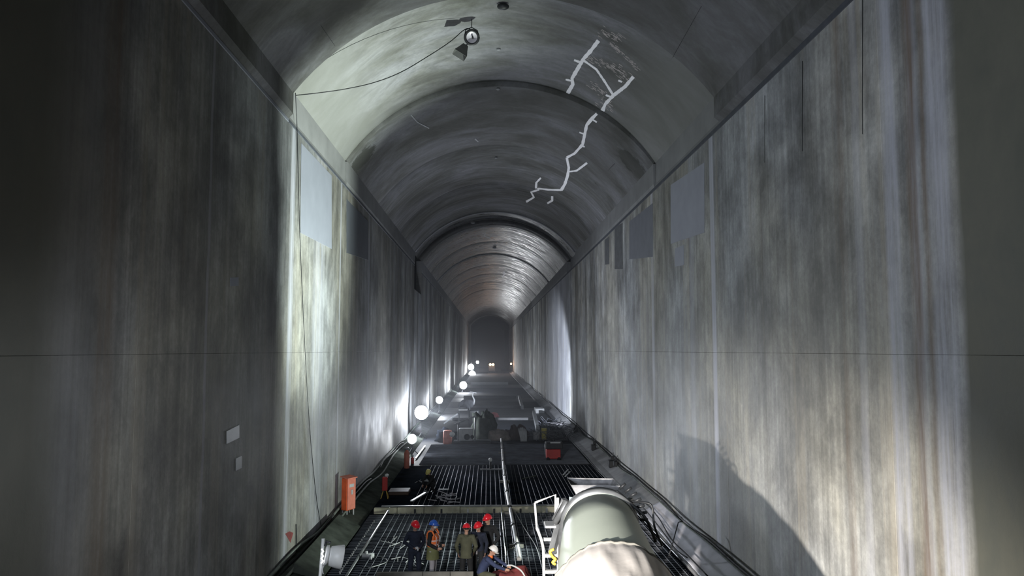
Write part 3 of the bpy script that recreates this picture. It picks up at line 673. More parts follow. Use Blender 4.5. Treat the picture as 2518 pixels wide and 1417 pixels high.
def person(loc, rz, label, jacket='navy', trousers='black', helmet='helm_red', pose=None, vest=False, mask=False, coat=0.0, boots='boot', collar=None, gloves=None, apron=None, scale=1.0, front=None):
    J = dict(STAND); J.update(pose or {}); J = {k: V(v) for k, v in J.items()}
    t = thing('person', label, 'person', loc, rz); t.scale = (scale,)*3
    look = J['look'].normalized(); hd = J['head']; upv = (hd-J['neck']).normalized()*0.3+V((0, 0, 1)); 
    fy = look; rx = fy.cross(upv).normalized(); uz = rx.cross(fy).normalized()
    Rm = Matrix((rx, -fy, uz)).transposed()             # local x right, local -y forward, z up
    def H(x, y, z): return hd+Rm @ V((x, y, z))
    # ---- body, one surface
    bm = NB()
    tube(bm, [J['hip'], J['waist'], J['chest'], J['neck']-V((0, 0, 0.03))], [(0.15, 0.105), (0.135, 0.10), (0.165, 0.115), (0.07, 0.065)], 16, side=(1, 0, 0), cap='round')
    tube(bm, [J['neck']-V((0, 0, 0.06)), J['neck'], hd-uz*0.05], [0.062, 0.056, 0.055], 12, cap='round')
    ellip(bm, hd, (0.076, 0.094, 0.115), 18, 14, Rm)
    ellip(bm, H(0, -0.045, -0.065), (0.052, 0.05, 0.05), 12, 8, Rm)            # jaw
    tube(bm, [H(0, -0.085, 0.012), H(0, -0.112, -0.022), H(0, -0.09, -0.03)], [0.010, 0.015, 0.012], 8, cap='round')    # nose
    for sx in (-1, 1):
        ellip(bm, H(sx*0.078, 0.005, -0.01), (0.012, 0.02, 0.03), 8, 6, Rm)
        ellip(bm, H(sx*0.033, -0.083, 0.03), (0.022, 0.012, 0.009), 8, 6, Rm)   # brow
    tube(bm, [H(-0.022, -0.09, -0.058), H(0.022, -0.09, -0.058)], 0.009, 6, cap='round')
    for s_, sd in (('L', -1), ('R', 1)):
        sh, el, wr, hp, kn, an = (J[k+s_] for k in ('sh', 'el', 'wr', 'hp', 'kn', 'an'))
        tube(bm, [sh, sh.lerp(el, 0.5), el, el.lerp(wr, 0.4), wr], [0.052, 0.047, 0.040, 0.038, 0.027], 10, cap='round')
        hand(bm, wr, J['h'+s_], V((-sd, 0, 0)) if abs(J['h'+s_].x) < 0.7 else V((0, -0.3, -1)), 1 if sd > 0 else -1)
        tube(bm, [hp, hp.lerp(kn, 0.5), kn, kn.lerp(an, 0.35), an], [0.085, 0.072, 0.056, 0.053, 0.038], 12, cap='round')
        f_ = J['ft'+s_].normalized(); tube(bm, [an-V((0, 0, 0.04))-f_*0.04, an+f_*0.06-V((0, 0, 0.045)), an+f_*0.16-V((0, 0, 0.055))], [(0.036, 0.04), (0.03, 0.042), (0.02, 0.04)], 10, side=(0, 0, 1), cap='round')
    remesh(bm, 'body', 'skin', t, 0.0085)
    for sx in (-1, 1):
        bm = NB(); ellip(bm, H(sx*0.032, -0.084, 0.010), (0.011, 0.008, 0.008), 8, 6, Rm); obj('eye', bm, 'dark', t, True)
    bm = NB(); ellip(bm, H(0, 0.018, 0.03), (0.084, 0.092, 0.098), 16, 10, Rm)
    for v in list(bm.verts):
        q = Rm.transposed() @ (v.co-hd)
        if q.y < -0.05 and q.z < 0.06: v.co = hd+Rm @ V((q.x*0.85, q.y*0.7+0.01, q.z))
    obj('hair', bm, 'hair', t, True)
    # ---- clothes
    bm = NB(); base = J['hip']-(J['waist']-J['hip']).normalized()*(0.02+coat)
    if coat > 0.3: base.y = J['hip'].y
    pts = [base, J['hip'], J['waist'], J['chest'], J['chest'].lerp(J['neck'], 0.72)]
    tube(bm, pts, [(0.19+coat*0.05, 0.15), (0.185, 0.145), (0.165, 0.135), (0.195, 0.145), (0.115, 0.09)], 18, side=(1, 0, 0))
    for s_ in 'LR':
        sh, el, wr = J['sh'+s_], J['el'+s_], J['wr'+s_]
        tube(bm, [J['chest'].lerp(sh, 0.55)+V((0, 0, 0.02)), sh, sh.lerp(el, 0.5), el, el.lerp(wr, 0.5), wr-(wr-el).normalized()*0.01], [0.085, 0.078, 0.068, 0.062, 0.056, 0.045], 12, cap='round')
    remesh(bm, 'jacket', jacket, t, 0.014)
    bm = NB(); tube(bm, [J['neck']-V((0, 0, 0.075)), J['neck']+V((0, 0, 0.0))], [0.085, 0.072], 14); obj('collar', bm, collar or jacket, t, True)
    bm = NB()
    tube(bm, [J['hip']+(J['waist']-J['hip'])*0.3, J['hip'], J['hip']-V((0, 0, 0.06))], [(0.165, 0.125), (0.17, 0.13), (0.15, 0.12)], 16, side=(1, 0, 0), cap='round')
    for s_ in 'LR':
        hp, kn, an = J['hp'+s_], J['kn'+s_], J['an'+s_]
        tube(bm, [hp, hp.lerp(kn, 0.5), kn, kn.lerp(an, 0.4), an+(kn-an).normalized()*0.03], [0.105, 0.095, 0.082, 0.076, 0.068], 12, cap='round')
    remesh(bm, 'trousers', trousers, t, 0.014)
    for s_ in 'LR':
        an = J['an'+s_]; f_ = J['ft'+s_].normalized(); bm = NB()
        tube(bm, [an-V((0, 0, 0.042))-f_*0.055, an+f_*0.05-V((0, 0, 0.042)), an+f_*0.13-V((0, 0, 0.05)), an+f_*0.19-V((0, 0, 0.058))], [(0.046, 0.048), (0.046, 0.052), (0.036, 0.054), (0.026, 0.042)], 12, side=(0, 0, 1), cap='round')
        tube(bm, [an-V((0, 0, 0.03)), an+(J['kn'+s_]-an).normalized()*0.12], [0.052, 0.055], 12)
        obj('boot', bm, boots, t, True)
    # ---- helmet
    bm = NB(); hc = H(0, 0.0, 0.035)
    vs = ellip(bm, hc, (0.118, 0.142, 0.122), 24, 14, Rm)
    dl = [v for v in bm.verts if (Rm.transposed() @ (v.co-hc)).z < -0.012]; bmesh.ops.delete(bm, geom=dl, context='VERTS')
    for k in (-1, 0, 1):
        tube(bm, [hc+Rm @ V((k*0.03, 0.118*math.sin(a_), 0.118*math.cos(a_)+0.004)) for a_ in [x*0.22-1.1 for x in range(11)]], 0.007, 6)
    rim = []
    for k in range(33):
        a_ = 2*PI*k/32; f_ = max(0, -math.sin(a_)); rim.append(hc+Rm @ V((math.cos(a_)*(0.120+0.004), math.sin(a_)*(0.145+0.030*f_*f_), -0.006-0.012*f_)))
    tube(bm, rim, [(0.006, 0.014)]*33, 6, side=tuple(uz), cap=False)
    for k in range(7):
        a_ = PI+PI*(k+0.5)/7
    vis = [hc+Rm @ V((math.cos(a_)*0.112, math.sin(a_)*0.138, -0.004)) for a_ in [PI*1.15+k*PI*0.7/10 for k in range(11)]]
    vso = [hc+Rm @ V((math.cos(a_)*0.112, math.sin(a_)*(0.145+0.045*(-math.sin(a_))**2), -0.022)) for a_ in [PI*1.15+k*PI*0.7/10 for k in range(11)]]
    A = [bm.verts.new(p) for p in vis]; B = [bm.verts.new(p) for p in vso]; A2 = [bm.verts.new(p-uz*0.008) for p in vis]; B2 = [bm.verts.new(p-uz*0.008) for p in vso]
    for k in range(10): bm.faces.new((A[k], A[k+1], B[k+1], B[k])); bm.faces.new((A2[k], B2[k], B2[k+1], A2[k+1])); bm.faces.new((B[k], B[k+1], B2[k+1], B2[k]))
    obj('helmet', bm, helmet, t, True)
    if mask:
        bm = NB(); ellip(bm, H(0, -0.05, -0.045), (0.068, 0.062, 0.05), 14, 9, Rm); obj('face_mask', bm, 'white', t, True)
    if vest:
        bm = NB(); tube(bm, [J['hip']+V((0, 0, 0.06)), J['waist'], J['chest'], J['chest'].lerp(J['neck'], 0.55)], [(0.185, 0.16), (0.178, 0.155), (0.208, 0.165), (0.165, 0.12)], 20, side=(1, 0, 0), cap=False)
        vo = obj('vest', bm, 'hivis', t, True)
        for z_ in (0.12, 0.24):
            bm = NB(); c_ = J['hip'].lerp(J['chest'], z_/0.38+0.12); tube(bm, [c_-V((0, 0, 0.022)), c_+V((0, 0, 0.022))], [(0.205, 0.178), (0.207, 0.18)], 20, side=(1, 0, 0), cap=False); obj('reflective_band', bm, 'reflect', vo, True)
        for sx in (-1, 1):
            bm = NB(); sh = J['shR' if sx > 0 else 'shL']
            tube(bm, [J['hip']+V((sx*0.1, -0.155, 0.1)), J['chest']+V((sx*0.11, -0.165, 0)), sh+V((-sx*0.07, -0.02, 0.075)), J['chest']+V((sx*0.11, 0.165, 0.02)), J['hip']+V((sx*0.1, 0.155, 0.1))], [(0.008, 0.026)]*5, 8, side=(0, -1, 0)); obj('reflective_band', bm, 'reflect', vo, True)
            bm = NB(); tube(bm, [sh+V((-sx*0.01, y_, -0.02+z_)) for y_, z_ in ((0.10, -0.14), (0.11, 0.0), (0.06, 0.09), (0, 0.105), (-0.06, 0.09), (-0.11, 0.0), (-0.10, -0.14))], 0.028, 8); obj('armhole', bm, 'hivis', vo, True)
    if front:
        bm = NB(); tube(bm, [J['hip']+V((0, -0.145, -0.1)), J['waist']+V((0, -0.14, 0)), J['chest']+V((0, -0.148, 0)), J['neck']+V((0, -0.085, -0.06))], [(0.008, 0.028)]*4, 8, side=(0, -1, 0)); obj('shirt_front', bm, front, t, True)
    if apron:
        bm = NB(); tube(bm, [J['hip']+V((0, 0, 0.1)), J['hip']-V((0, 0, 0.02)), J['hip']-V((0, 0, 0.16)), J['hip']-V((0, 0, 0.27))], [(0.19, 0.16), (0.20, 0.175), (0.215, 0.19), (0.22, 0.195)], 20, side=(1, 0, 0), cap=False); obj('coat_skirt', bm, apron, t, True)
    return t
def ground(x, y): p = on_z(x, y, 0.0); return p
def at_px(x, Y): p = on_y(x, 861, Y); return V((p.x, Y, 0.09))
# 1 navy worker with hands together in front
person(at_px(1025, 23.9), 0.30, 'leftmost worker in dark navy work suit and red helmet holding a pale glove', 'navy', 'navy', 'helm_red',
       pose=dict(elL=(-0.31, 0.06, 1.14), elR=(0.28, 0.05, 1.12), wrL=(-0.10, -0.22, 1.02), wrR=(0.10, -0.21, 1.0), hL=(1, -0.3, 0.0), hR=(-1, -0.3, 0.1), look=(0.35, -1, -0.35), knL=(-0.13, -0.02, 0.5)), coat=0.05)
bm = NB(); p0 = at_px(1025, 23.9)+Matrix.Rotation(0.30, 3, 'Z') @ V((0.0, -0.285, 1.03)); ellip(bm, p0, (0.055, 0.035, 0.04)); ellip(bm, p0+V((0.03, -0.01, -0.04)), (0.03, 0.025, 0.05)); tag(obj('work_glove', bm, 'offwhite', smooth=True), 'pale crumpled glove held by the leftmost worker', 'glove')
# 2 hi-vis worker in profile facing right
person(at_px(1068, 23.9), 1.25, 'worker in orange reflective vest and blue helmet with white mask, facing right', 'black', 'palegrey', 'helm_blue',
       pose=dict(elL=(-0.26, 0.02, 1.13), elR=(0.26, 0.03, 1.13), wrL=(-0.2, -0.22, 1.0), wrR=(0.16, -0.22, 1.02), hL=(0.2, -1, 0), hR=(-0.2, -1, 0.1), knL=(-0.08, -0.02, 0.5), anL=(-0.09, 0, 0.09), knR=(0.08, -0.02, 0.5), anR=(0.09, 0, 0.09)), vest=True, mask=True, apron='khaki', boots='offwhite')
# 3 olive jacket, back to the camera
person(at_px(1149, 23.5), PI-0.15, 'worker seen from behind in olive green jacket, black trousers and red helmet', 'olive', 'black', 'helm_red',
       pose=dict(elL=(-0.30, 0.02, 1.12), elR=(0.30, 0.02, 1.12), wrL=(-0.20, -0.16, 0.93), wrR=(0.26, -0.08, 0.9), look=(0.3, -1, -0.2)), coat=0.12, scale=0.99)
# 4 shorter worker between
person(at_px(1178, 23.9), -0.35, 'shorter red-helmeted worker in dark open jacket between the olive jacket and the black coat', 'navy', 'black', 'helm_red', pose=dict(look=(-0.3, -1, -0.15)), front='palegrey', scale=0.97)
# 5 tall black coat
person(at_px(1201, 24.4), -0.5, 'tall worker in long black padded coat and red helmet, rightmost standing', 'black', 'black', 'helm_red',
       pose=dict(elR=(0.33, 0.08, 1.14), wrR=(0.26, -0.10, 0.95), elL=(-0.31, 0.08, 1.14), look=(-0.25, -1, -0.15)), coat=0.22, scale=1.04)
# 6 kneeling worker in front
person(at_px(1194, 22.85)+V((0, 0, -0.01)), 1.35, 'kneeling worker in dark blue jacket and white helmet reaching right to the hose', 'blue_jacket', 'olive', 'helm_white',
       pose=dict(hip=(0, 0.10, 0.52), waist=(0, 0.05, 0.69), chest=(0, -0.07, 0.87), neck=(0, -0.16, 1.02), head=(0, -0.24, 1.15), shL=(-0.19, -0.12, 0.96), shR=(0.19, -0.12, 0.96),
                 elL=(-0.24, -0.36, 0.80), elR=(0.20, -0.38, 0.82), wrL=(-0.12, -0.60, 0.68), wrR=(0.10, -0.62, 0.72), hL=(0.2, -1, -0.2), hR=(-0.2, -1, -0.2), look=(0.1, -1, -0.55),
                 hpL=(-0.10, 0.08, 0.50), hpR=(0.10, 0.08, 0.50), knL=(-0.16, -0.30, 0.50), anL=(-0.15, -0.22, 0.09), knR=(0.14, -0.18, 0.12), anR=(0.13, 0.26, 0.09), ftR=(0, -0.3, -0.9)), collar='hivis')
# 7 crouching worker further off
person(at_px(1062, 38.5), -0.6, 'dark clothed worker with yellow helmet squatting on the second mat', 'black', 'black', 'helm_yellow',
       pose=dict(hip=(0, 0.12, 0.34), waist=(0, 0.10, 0.52), chest=(0, -0.04, 0.70), neck=(0, -0.12, 0.84), head=(0, -0.19, 0.97), shL=(-0.19, -0.08, 0.78), shR=(0.19, -0.08, 0.78),
                 elL=(-0.24, -0.30, 0.58), elR=(0.24, -0.30, 0.58), wrL=(-0.12, -0.46, 0.42), wrR=(0.12, -0.46, 0.40), look=(0.1, -1, -0.7),
                 hpL=(-0.10, 0.10, 0.33), hpR=(0.10, 0.10, 0.33), knL=(-0.22, -0.26, 0.48), knR=(0.22, -0.26, 0.48), anL=(-0.18, -0.02, 0.09), anR=(0.18, -0.02, 0.09)))

# ------------------------------------------------------------------ concrete mixer truck (rear towards the tunnel)
M0 = V((2.19, 15.5, 3.58)); AX = V((-0.12, -2.5, -0.74)).normalized()
tr = thing('mixer_truck', 'concrete mixer truck with pale green drum and white quilted cover, bottom right', 'truck', (2.0, 11.0, 0))
inv = Matrix.Translation(-V(tr.location))
def tobj(name, bm, m, smooth=False, parent=None):
    bm.transform(inv); return obj(name, bm, m, parent or tr, smooth)
bm = NB()
R = lathe(bm, [(-0.02, 0.56), (-0.02, 0.735), (0.10, 0.745), (0.105, 0.70), (0.18, 0.70), (0.19, 0.725), (0.9, 0.80), (1.8, 0.895), (2.6, 0.975), (3.4, 1.09), (3.7, 1.17), (5.2, 1.17), (6.2, 0.72), (6.3, 0.3)], 56, M0, AX)
bm.faces.new(R[-1])
# spiral inner blade hints are inside; mouth lip
drum = tobj('drum', bm, 'drum', True)
bm = NB(); lathe(bm, [(-0.05, 0.60), (-0.05, 0.76), (0.06, 0.775), (0.10, 0.77), (0.12, 0.72)], 56, M0, AX); tobj('mouth_ring', bm, 'steel', True, drum)
bm = NB(); R = lathe(bm, [(-0.03, 0.58), (0.4, 0.5), (0.5, 0.02)], 40, M0, AX); tobj('mouth_inner', bm, 'dark', True, drum)
bm = NB()
def wrk(s, a):
    n1 = noise.noise(V((math.cos(a)*2.3, math.sin(a)*2.3, s*1.3)))*0.05
    n2 = abs(noise.noise(V((math.cos(a)*5, math.sin(a)*5, s*0.8+4))))*0.05
    edge = max(0, 1-(s-2.35)/0.25)*math.sin(a*34)*0.014
    return n1+n2+edge
pr_ = [(2.32, 0.93), (2.36, 0.985), (2.45, 1.0), (2.55, 1.03)]+[(2.55+0.12*k, 1.04+min(0.16, 0.016*k)) for k in range(1, 22)]+[(5.25, 1.19), (5.6, 1.05), (6.1, 0.8)]
lathe(bm, pr_, 120, M0, AX, wob=wrk); cover = tobj('drum_cover', bm, 'drumcloth', True)
bm = NB(); lathe(bm, [(2.40, 1.0), (2.41, 1.022), (2.44, 1.022), (2.45, 1.0)], 120, M0, AX, wob=lambda s, a: wrk(s, a)+0.004); tobj('drawstring', bm, 'timber', True, cover)
# rear frame, hopper, chute
bm = NB()
for sx in (-0.72, 0.72):
    bar(bm, (M0.x+sx, 15.9, 1.15), (M0.x+sx*0.95, 15.75, 3.5), 0.12, 0.14)
    bar(bm, (M0.x+sx*1.25, 16.0, 2.9), (M0.x+sx*0.9, 15.75, 4.0), 0.08, 0.10)
bar(bm, (M0.x-0.72, 15.85, 2.6), (M0.x+0.72, 15.85, 2.6), 0.12, 0.14); bar(bm, (M0.x-0.72, 15.85, 1.3), (M0.x+0.72, 15.85, 1.3), 0.14, 0.18)
tobj('rear_frame', bm, 'steel')
bm = NB()
hx0, hx1 = 1.66, 2.55
pts_o = [(hx0, 15.72, 4.30), (hx1+0.1, 15.72, 4.28), (hx1+0.1, 16.6, 4.28), (hx0, 16.6, 4.30)]; pts_i = [(hx0+0.12, 15.70, 4.08), (hx1-0.02, 15.70, 4.08), (hx1-0.25, 16.2, 3.75), (hx0+0.3, 16.2, 3.75)]
A = [bm.verts.new(p) for p in pts_o]; B = [bm.verts.new(p) for p in pts_i]
for k in range(4): bm.faces.new((A[k], A[(k+1) % 4], B[(k+1) % 4], B[k]))
tobj('charge_hopper', bm, simple('dirty_hopper_paint', (0.24, 0.24, 0.25), 0.7, var=0.6, sc=4))
bpy_sol = tr.children[-1].modifiers.new('thick', 'SOLIDIFY'); bpy_sol.thickness = 0.02
bm = NB(); R = lathe(bm, [(0, 0.32), (1.6, 0.24)], 12, (2.2, 16.15, 2.75), (0.1, 0.55, -0.85)); tobj('chute', bm, 'steel', True)
# chassis, wheels, cab
bm = NB()
for sx in (-0.42, 0.42): box(bm, (2.05+sx-0.06, 4.5, 0.95), (2.05+sx+0.06, 16.0, 1.2))
for y_ in (6, 9, 12, 15.8): box(bm, (1.57, y_-0.05, 0.98), (2.53, y_+0.05, 1.15))
box(bm, (1.2, 15.9, 0.75), (2.95, 16.05, 0.95)); 
for sx in (-0.6, 0.6): bar(bm, (2.05+sx, 10.1, 1.1), (2.0+sx*0.9, 9.9, 1.75), 0.15)
box(bm, (1.45, 9.3, 1.2), (2.6, 10.0, 1.75), 0.03)
tobj('chassis', bm, 'dark')
for y_ in (6.4, 13.2, 14.45):
    for sx in (-1, 1):
        x_ = 2.05+sx*0.98; bm = NB()
        R = lathe(bm, [(-0.16, 0.30), (-0.16, 0.47), (-0.12, 0.52), (0.12, 0.52), (0.16, 0.47), (0.16, 0.30), (0.04, 0.26), (0.04, 0.06)], 28, (x_, y_, 0.52), (sx, 0, 0)); bm.faces.new(R[-1]); bm.faces.new(R[0][::-1])
        wh = tobj('wheel', bm, 'rubber', True)
        bm = NB(); R = lathe(bm, [(0.045, 0.26), (0.10, 0.22), (0.11, 0.10), (0.15, 0.09)], 18, (x_, y_, 0.52), (sx, 0, 0)); bm.faces.new(R[-1]); tobj('hub', bm, 'steel', True, wh)
for sx in (-1, 1):
    bm = NB(); x_ = 2.05+sx*1.0; pts = [(x_, 13.85+1.5*math.sin(a_), 0.85+0.42*math.cos(a_)) for a_ in [-1.5+3.0*k/12 for k in range(13)]]; tube(bm, pts, [(0.015, 0.24)]*13, 8, side=(0, 0, 1)); tobj('fender', bm, 'white', True)
bm = NB(); prism(bm, [(4.6, 0.75), (4.5, 1.7), (4.75, 2.75), (6.5, 2.85), (6.7, 2.6), (6.7, 0.75)], 'X', 0.85, 3.25); cab = tobj('cab', bm, 'offwhite')
bm = NB(); prism(bm, [(4.53, 1.85), (4.70, 2.6), (4.66, 2.62), (4.49, 1.86)], 'X', 1.0, 3.1); tobj('windscreen', bm, 'glass', False, cab)
for x_ in (0.83, 3.25):
    bm = NB(); prism(bm, [(4.9, 1.8), (4.95, 2.55), (6.1, 2.6), (6.1, 1.8)], 'X', x_, x_+0.02); tobj('side_window', bm, 'glass', False, cab)
# ladder and its hand rail
lx0, lx1, ly = 1.05, 1.40, 16.0
bm = NB(); tube(bm, smooth_path([(lx0+0.09, ly, 1.1), (lx0+0.08, ly, 2.6), (lx0+0.06, ly, 3.05), (lx0-0.06, ly, 3.4)], 4), [0.03]*13, 8); tube(bm, [(lx0-0.06, ly, 3.4), (lx0-0.1, ly, 3.9)], 0.024, 8); tube(bm, [(lx1+0.02, ly, 1.1), (lx1+0.02, ly, 4.0)], 0.028, 8)
tube(bm, [(lx0-0.1, ly, 3.9), (lx1-0.03, ly, 4.06), (lx1-0.03, ly, 3.3)], 0.024, 8)
lad = tobj('ladder', bm, 'white', True)
for k in range(7):
    z_ = 3.17-k*0.32; bm = NB(); box(bm, (lx0+0.08, ly-0.04, z_-0.03), (lx1+0.02, ly+0.06, z_+0.03), 0.006); tobj('rung', bm, 'white', False, lad)
bm = NB(); box(bm, (lx0+0.1, ly-0.15, 3.42), (lx1+0.08, ly+0.3, 3.47), 0.01); tobj('platform', bm, 'offwhite')
bm = NB(); box(bm, (1.44, 15.85, 3.28), (1.49, 15.97, 3.52), 0.01); tobj('tail_light', bm, 'red')
bm = NB(); tube(bm, smooth_path([(1.33, 15.9, 3.0), (1.25, 15.9, 2.95), (1.30, 15.9, 2.85), (1.36, 15.9, 2.80), (1.30, 15.9, 2.74), (1.36, 15.9, 2.70)], 4), 0.03, 8); tobj('hook', bm, 'yellow', True)
bm = NB(); tube(bm, [(1.58, 15.6, 4.0), (1.34, 15.75, 3.55)], 0.06, 8); tube(bm, [(1.5, 15.7, 4.02), (1.30, 15.85, 3.6)], 0.025, 6); tobj('rear_strut', bm, 'steel', True)
bm = NB()
tube(bm, smooth_path([(2.75, 15.3, 4.05), (3.05, 15.35, 4.02), (3.2, 15.3, 3.95), (3.22, 15.2, 3.6), (3.3, 14.9, 3.3)], 4), 0.022, 6)
tube(bm, smooth_path([(2.5, 15.3, 4.25), (2.8, 15.25, 4.0), (3.05, 15.2, 3.75), (3.2, 15.0, 3.35)], 4), 0.03, 6)
for k in range(7):
    a_ = 0.5+k*0.16; bar(bm, (2.2+0.78*math.sin(a_), 15.35, 3.6+0.78*math.cos(a_)), (2.2+0.92*math.sin(a_+0.05), 15.3, 3.6+0.90*math.cos(a_)), 0.05)
tobj('hydraulic_lines', bm, 'dark', True)

# added, unseen lamp body; its leaves only shape the light on wall and vault
bf = thing('added_floodlight', 'added unseen black floodlight with light-blocking leaves on the deck behind the truck', 'floodlight', (3.4, 26.2, 0.0))
dv = V((-9.75, -0.75, 0)).normalized(); dn = V((dv.y, -dv.x, 0))
if dn.y > 0: dn = -dn
bm = NB(); a_ = dn*0.11+dv*0.12; A4 = [a_+V((0, 0, 0.5)), a_+dv*0.75+V((0, 0, 0.5)), a_+dv*0.75+V((0, 0, 2.0)), a_+V((0, 0, 2.0))]
va = [bm.verts.new(p) for p in A4]; vb = [bm.verts.new(p+dn*0.02) for p in A4]
bm.faces.new(va); bm.faces.new(vb[::-1])
for k in range(4): bm.faces.new((va[k], vb[k], vb[(k+1) % 4], va[(k+1) % 4]))
obj('added_light_leaf', bm, 'dark', bf)
dv2 = V((-9.75, 7.2, 0)).normalized(); dn2 = V((-dv2.y, dv2.x, 0))
if dn2.y < 0: dn2 = -dn2
bm = NB(); a_ = dn2*0.11+dv2*0.12; A4 = [a_+V((0, 0, 0.5)), a_+dv2*0.75+V((0, 0, 0.5)), a_+dv2*0.75+V((0, 0, 2.0)), a_+V((0, 0, 2.0))]
va = [bm.verts.new(p) for p in A4]; vb = [bm.verts.new(p+dn2*0.02) for p in A4]
bm.faces.new(va); bm.faces.new(vb[::-1])
for k in range(4): bm.faces.new((va[k], vb[k], vb[(k+1) % 4], va[(k+1) % 4]))
obj('added_light_leaf', bm, 'dark', bf)
bm = NB(); box(bm, (-0.07, -0.3, 1.48), (0.45, 0.9, 1.50)); obj('added_light_leaf', bm, 'dark', bf)
bm = NB(); box(bm, (0.2, -0.25, 0.8), (0.45, 0.25, 1.4), 0.03); obj('housing', bm, 'dark', bf)
bm = NB(); tube(bm, [(0.3, 0, 0.1), (0.3, 0, 0.85)], 0.04, 8); box(bm, (0.0, -0.3, 0.09), (0.6, 0.3, 0.13)); obj('stand', bm, 'dark', bf)
# ------------------------------------------------------------------ red tarpaulin, sheets, kerb gear
def heap(name, loc, r, mat, label, cat, seed=1, amp=0.3, seg=24):
    bm = NB(); vs = ellip(bm, (0, 0, 0), (1, 1, 1), seg, seg//2)
    for v in bm.verts:
        k = 1+amp*noise.fractal(v.co*1.8+V((seed*7.1, 0, 0)), 1.0, 2.0, 4); v.co = V((v.co.x*r[0]*k, v.co.y*r[1]*k, max(0, v.co.z+0.3)*r[2]*k/1.3))
    o = obj(name, bm, mat, smooth=True); o.location = loc; return tag(o, label, cat)
p = on_z(1240, 1440, 0.0); heap('tarpaulin', (0.66, 23.3, 0.09), (0.62, 0.35, 0.46), 'dullred', 'crumpled dull red tarpaulin beside the kneeling worker', 'tarpaulin', 3, 0.5)
# wrinkled white plastic sheet on the right kerb
bm = NB(); ny, nx = 110, 10; G = []
for i in range(ny+1):
    y_ = 13.5+i*(33.5-13.5)/ny; row = []
    for j in range(nx+1):
        f = j/nx; x_ = 6.44+f*0.98; z_ = (0.13+f*0.08 if f < 0.34 else 0.16+(f-0.34)/0.66*0.36)+0.05
        z_ += 0.035*noise.fractal(V((x_*3, y_*1.6, 0)), 1.0, 2.0, 4)
        row.append(bm.verts.new((x_, y_, z_)))
    G.append(row)
for i in range(ny):
    for j in range(nx): bm.faces.new((G[i][j], G[i][j+1], G[i+1][j+1], G[i+1][j]))
o = obj('plastic_sheet', bm, simple('white_plastic_film', (0.66, 0.66, 0.74), 0.38, var=0.1, sc=2, bump=0.4), smooth=True); tag(o, 'wrinkled white plastic sheet laid along the right kerb beside the truck', 'plastic sheet')
md = o.modifiers.new('thick', 'SOLIDIFY'); md.thickness = 0.012
random.seed(11)
def run_cable(X, z0, ya, yb, amp, r, mat, label, seed, step=2.2, dx=0.0):
    pts = []; y_ = ya; k = 0
    while y_ < yb:
        z_ = z0+amp*noise.noise(V((y_*0.33, seed, 0)))-(amp*0.6 if k % 4 == 2 else 0)
        pts.append((X+dx*noise.noise(V((y_*0.2, seed+9, 0))), y_, z_)); y_ += step*(1+y_/60); k += 1
    return cable('wall_cable', pts, r, mat, label, 'cable', 5)
run_cable(7.36, 0.66, 12, 235, 0.16, 0.035, 'rubber', 'thick black cable along the top of the right kerb', 1)
run_cable(7.38, 0.80, 12, 235, 0.10, 0.022, 'rubber', 'thin upper black cable along the foot of the right wall', 2)
run_cable(7.30, 0.60, 12, 70, 0.18, 0.028, 'green_cable', 'grey-green cable twisted with the black one on the right kerb', 3)
run_cable(-6.22, 0.50, 12, 150, 0.24, 0.05, 'green_cable', 'thick grey-green cable along the foot of the left wall', 4, dx=0.12)
run_cable(-6.14, 0.40, 12, 100, 0.26, 0.035, 'rubber', 'black cable along the foot of the left wall', 5, dx=0.2)
run_cable(-5.9, 0.38, 12, 60, 0.2, 0.045, 'green_cable', 'lower grey-green cable on the left bank', 6, dx=0.3)
run_cable(6.36, 0.07, 26, 80, 0.03, 0.03, 'steel', 'steel cable at the inner edge of the right kerb', 7, dx=0.05)
for k, pl in enumerate([[(1572, 1238), (1590, 1240), (1620, 1275), (1650, 1325), (1690, 1365), (1740, 1417)], [(1578, 1245), (1600, 1270), (1640, 1322), (1662, 1352), (1690, 1372)]]):
    cable('loose_cable', [on_y(x, y, 0)if 0 else (lambda r: ORG+r*((0.42-EYE)/r.z))(ray(x, y)) for x, y in pl], 0.022, 'rubber', ['outer loose black cable lying across the white plastic sheet', 'inner loose black cable on the white plastic sheet'][k])
a = on_z(1645, 1368, 0.09); b = on_y(1668, 1285, a.y+0.1)
bm = NB(); tube(bm, [a, b], 0.02, 8); tube(bm, [b, b+V((0.12, 0, 0.03))], 0.018, 6); tag(obj('steel_rod', bm, 'dark'), 'thin black rod standing on the plastic sheet beside the truck', 'rod')
# dark clamps / sockets on the kerb
for k, (x, y, s) in enumerate([(1505, 1165, 0.42), (1461, 1113, 0.40), (1416, 1074, 0.42), (1508, 1128, 0.3)]):
    p = on_x(x, y, 7.1); bm = NB(); box(bm, (-s*0.5, -s*0.6, 0.0), (s*0.3, s*0.6, s*1.0), 0.04); box(bm, (-s*0.2, -s*0.3, s), (s*0.3, s*0.2, s*1.5), 0.03); tube(bm, [(0, 0, s*1.3), (0.1, 0, s*2.0)], 0.02, 6)
    o = obj('junction_box', bm, 'dark'); o.location = (p.x, p.y, 0.28); tag(o, ['black junction box on the right kerb nearest the truck', 'black junction box, second from the truck on the right kerb', 'black junction box, farthest on the right kerb', 'small black box up at the cable behind the kerb'][k], 'junction box')
    if k == 3: o.location = (7.25, p.y, 0.42)

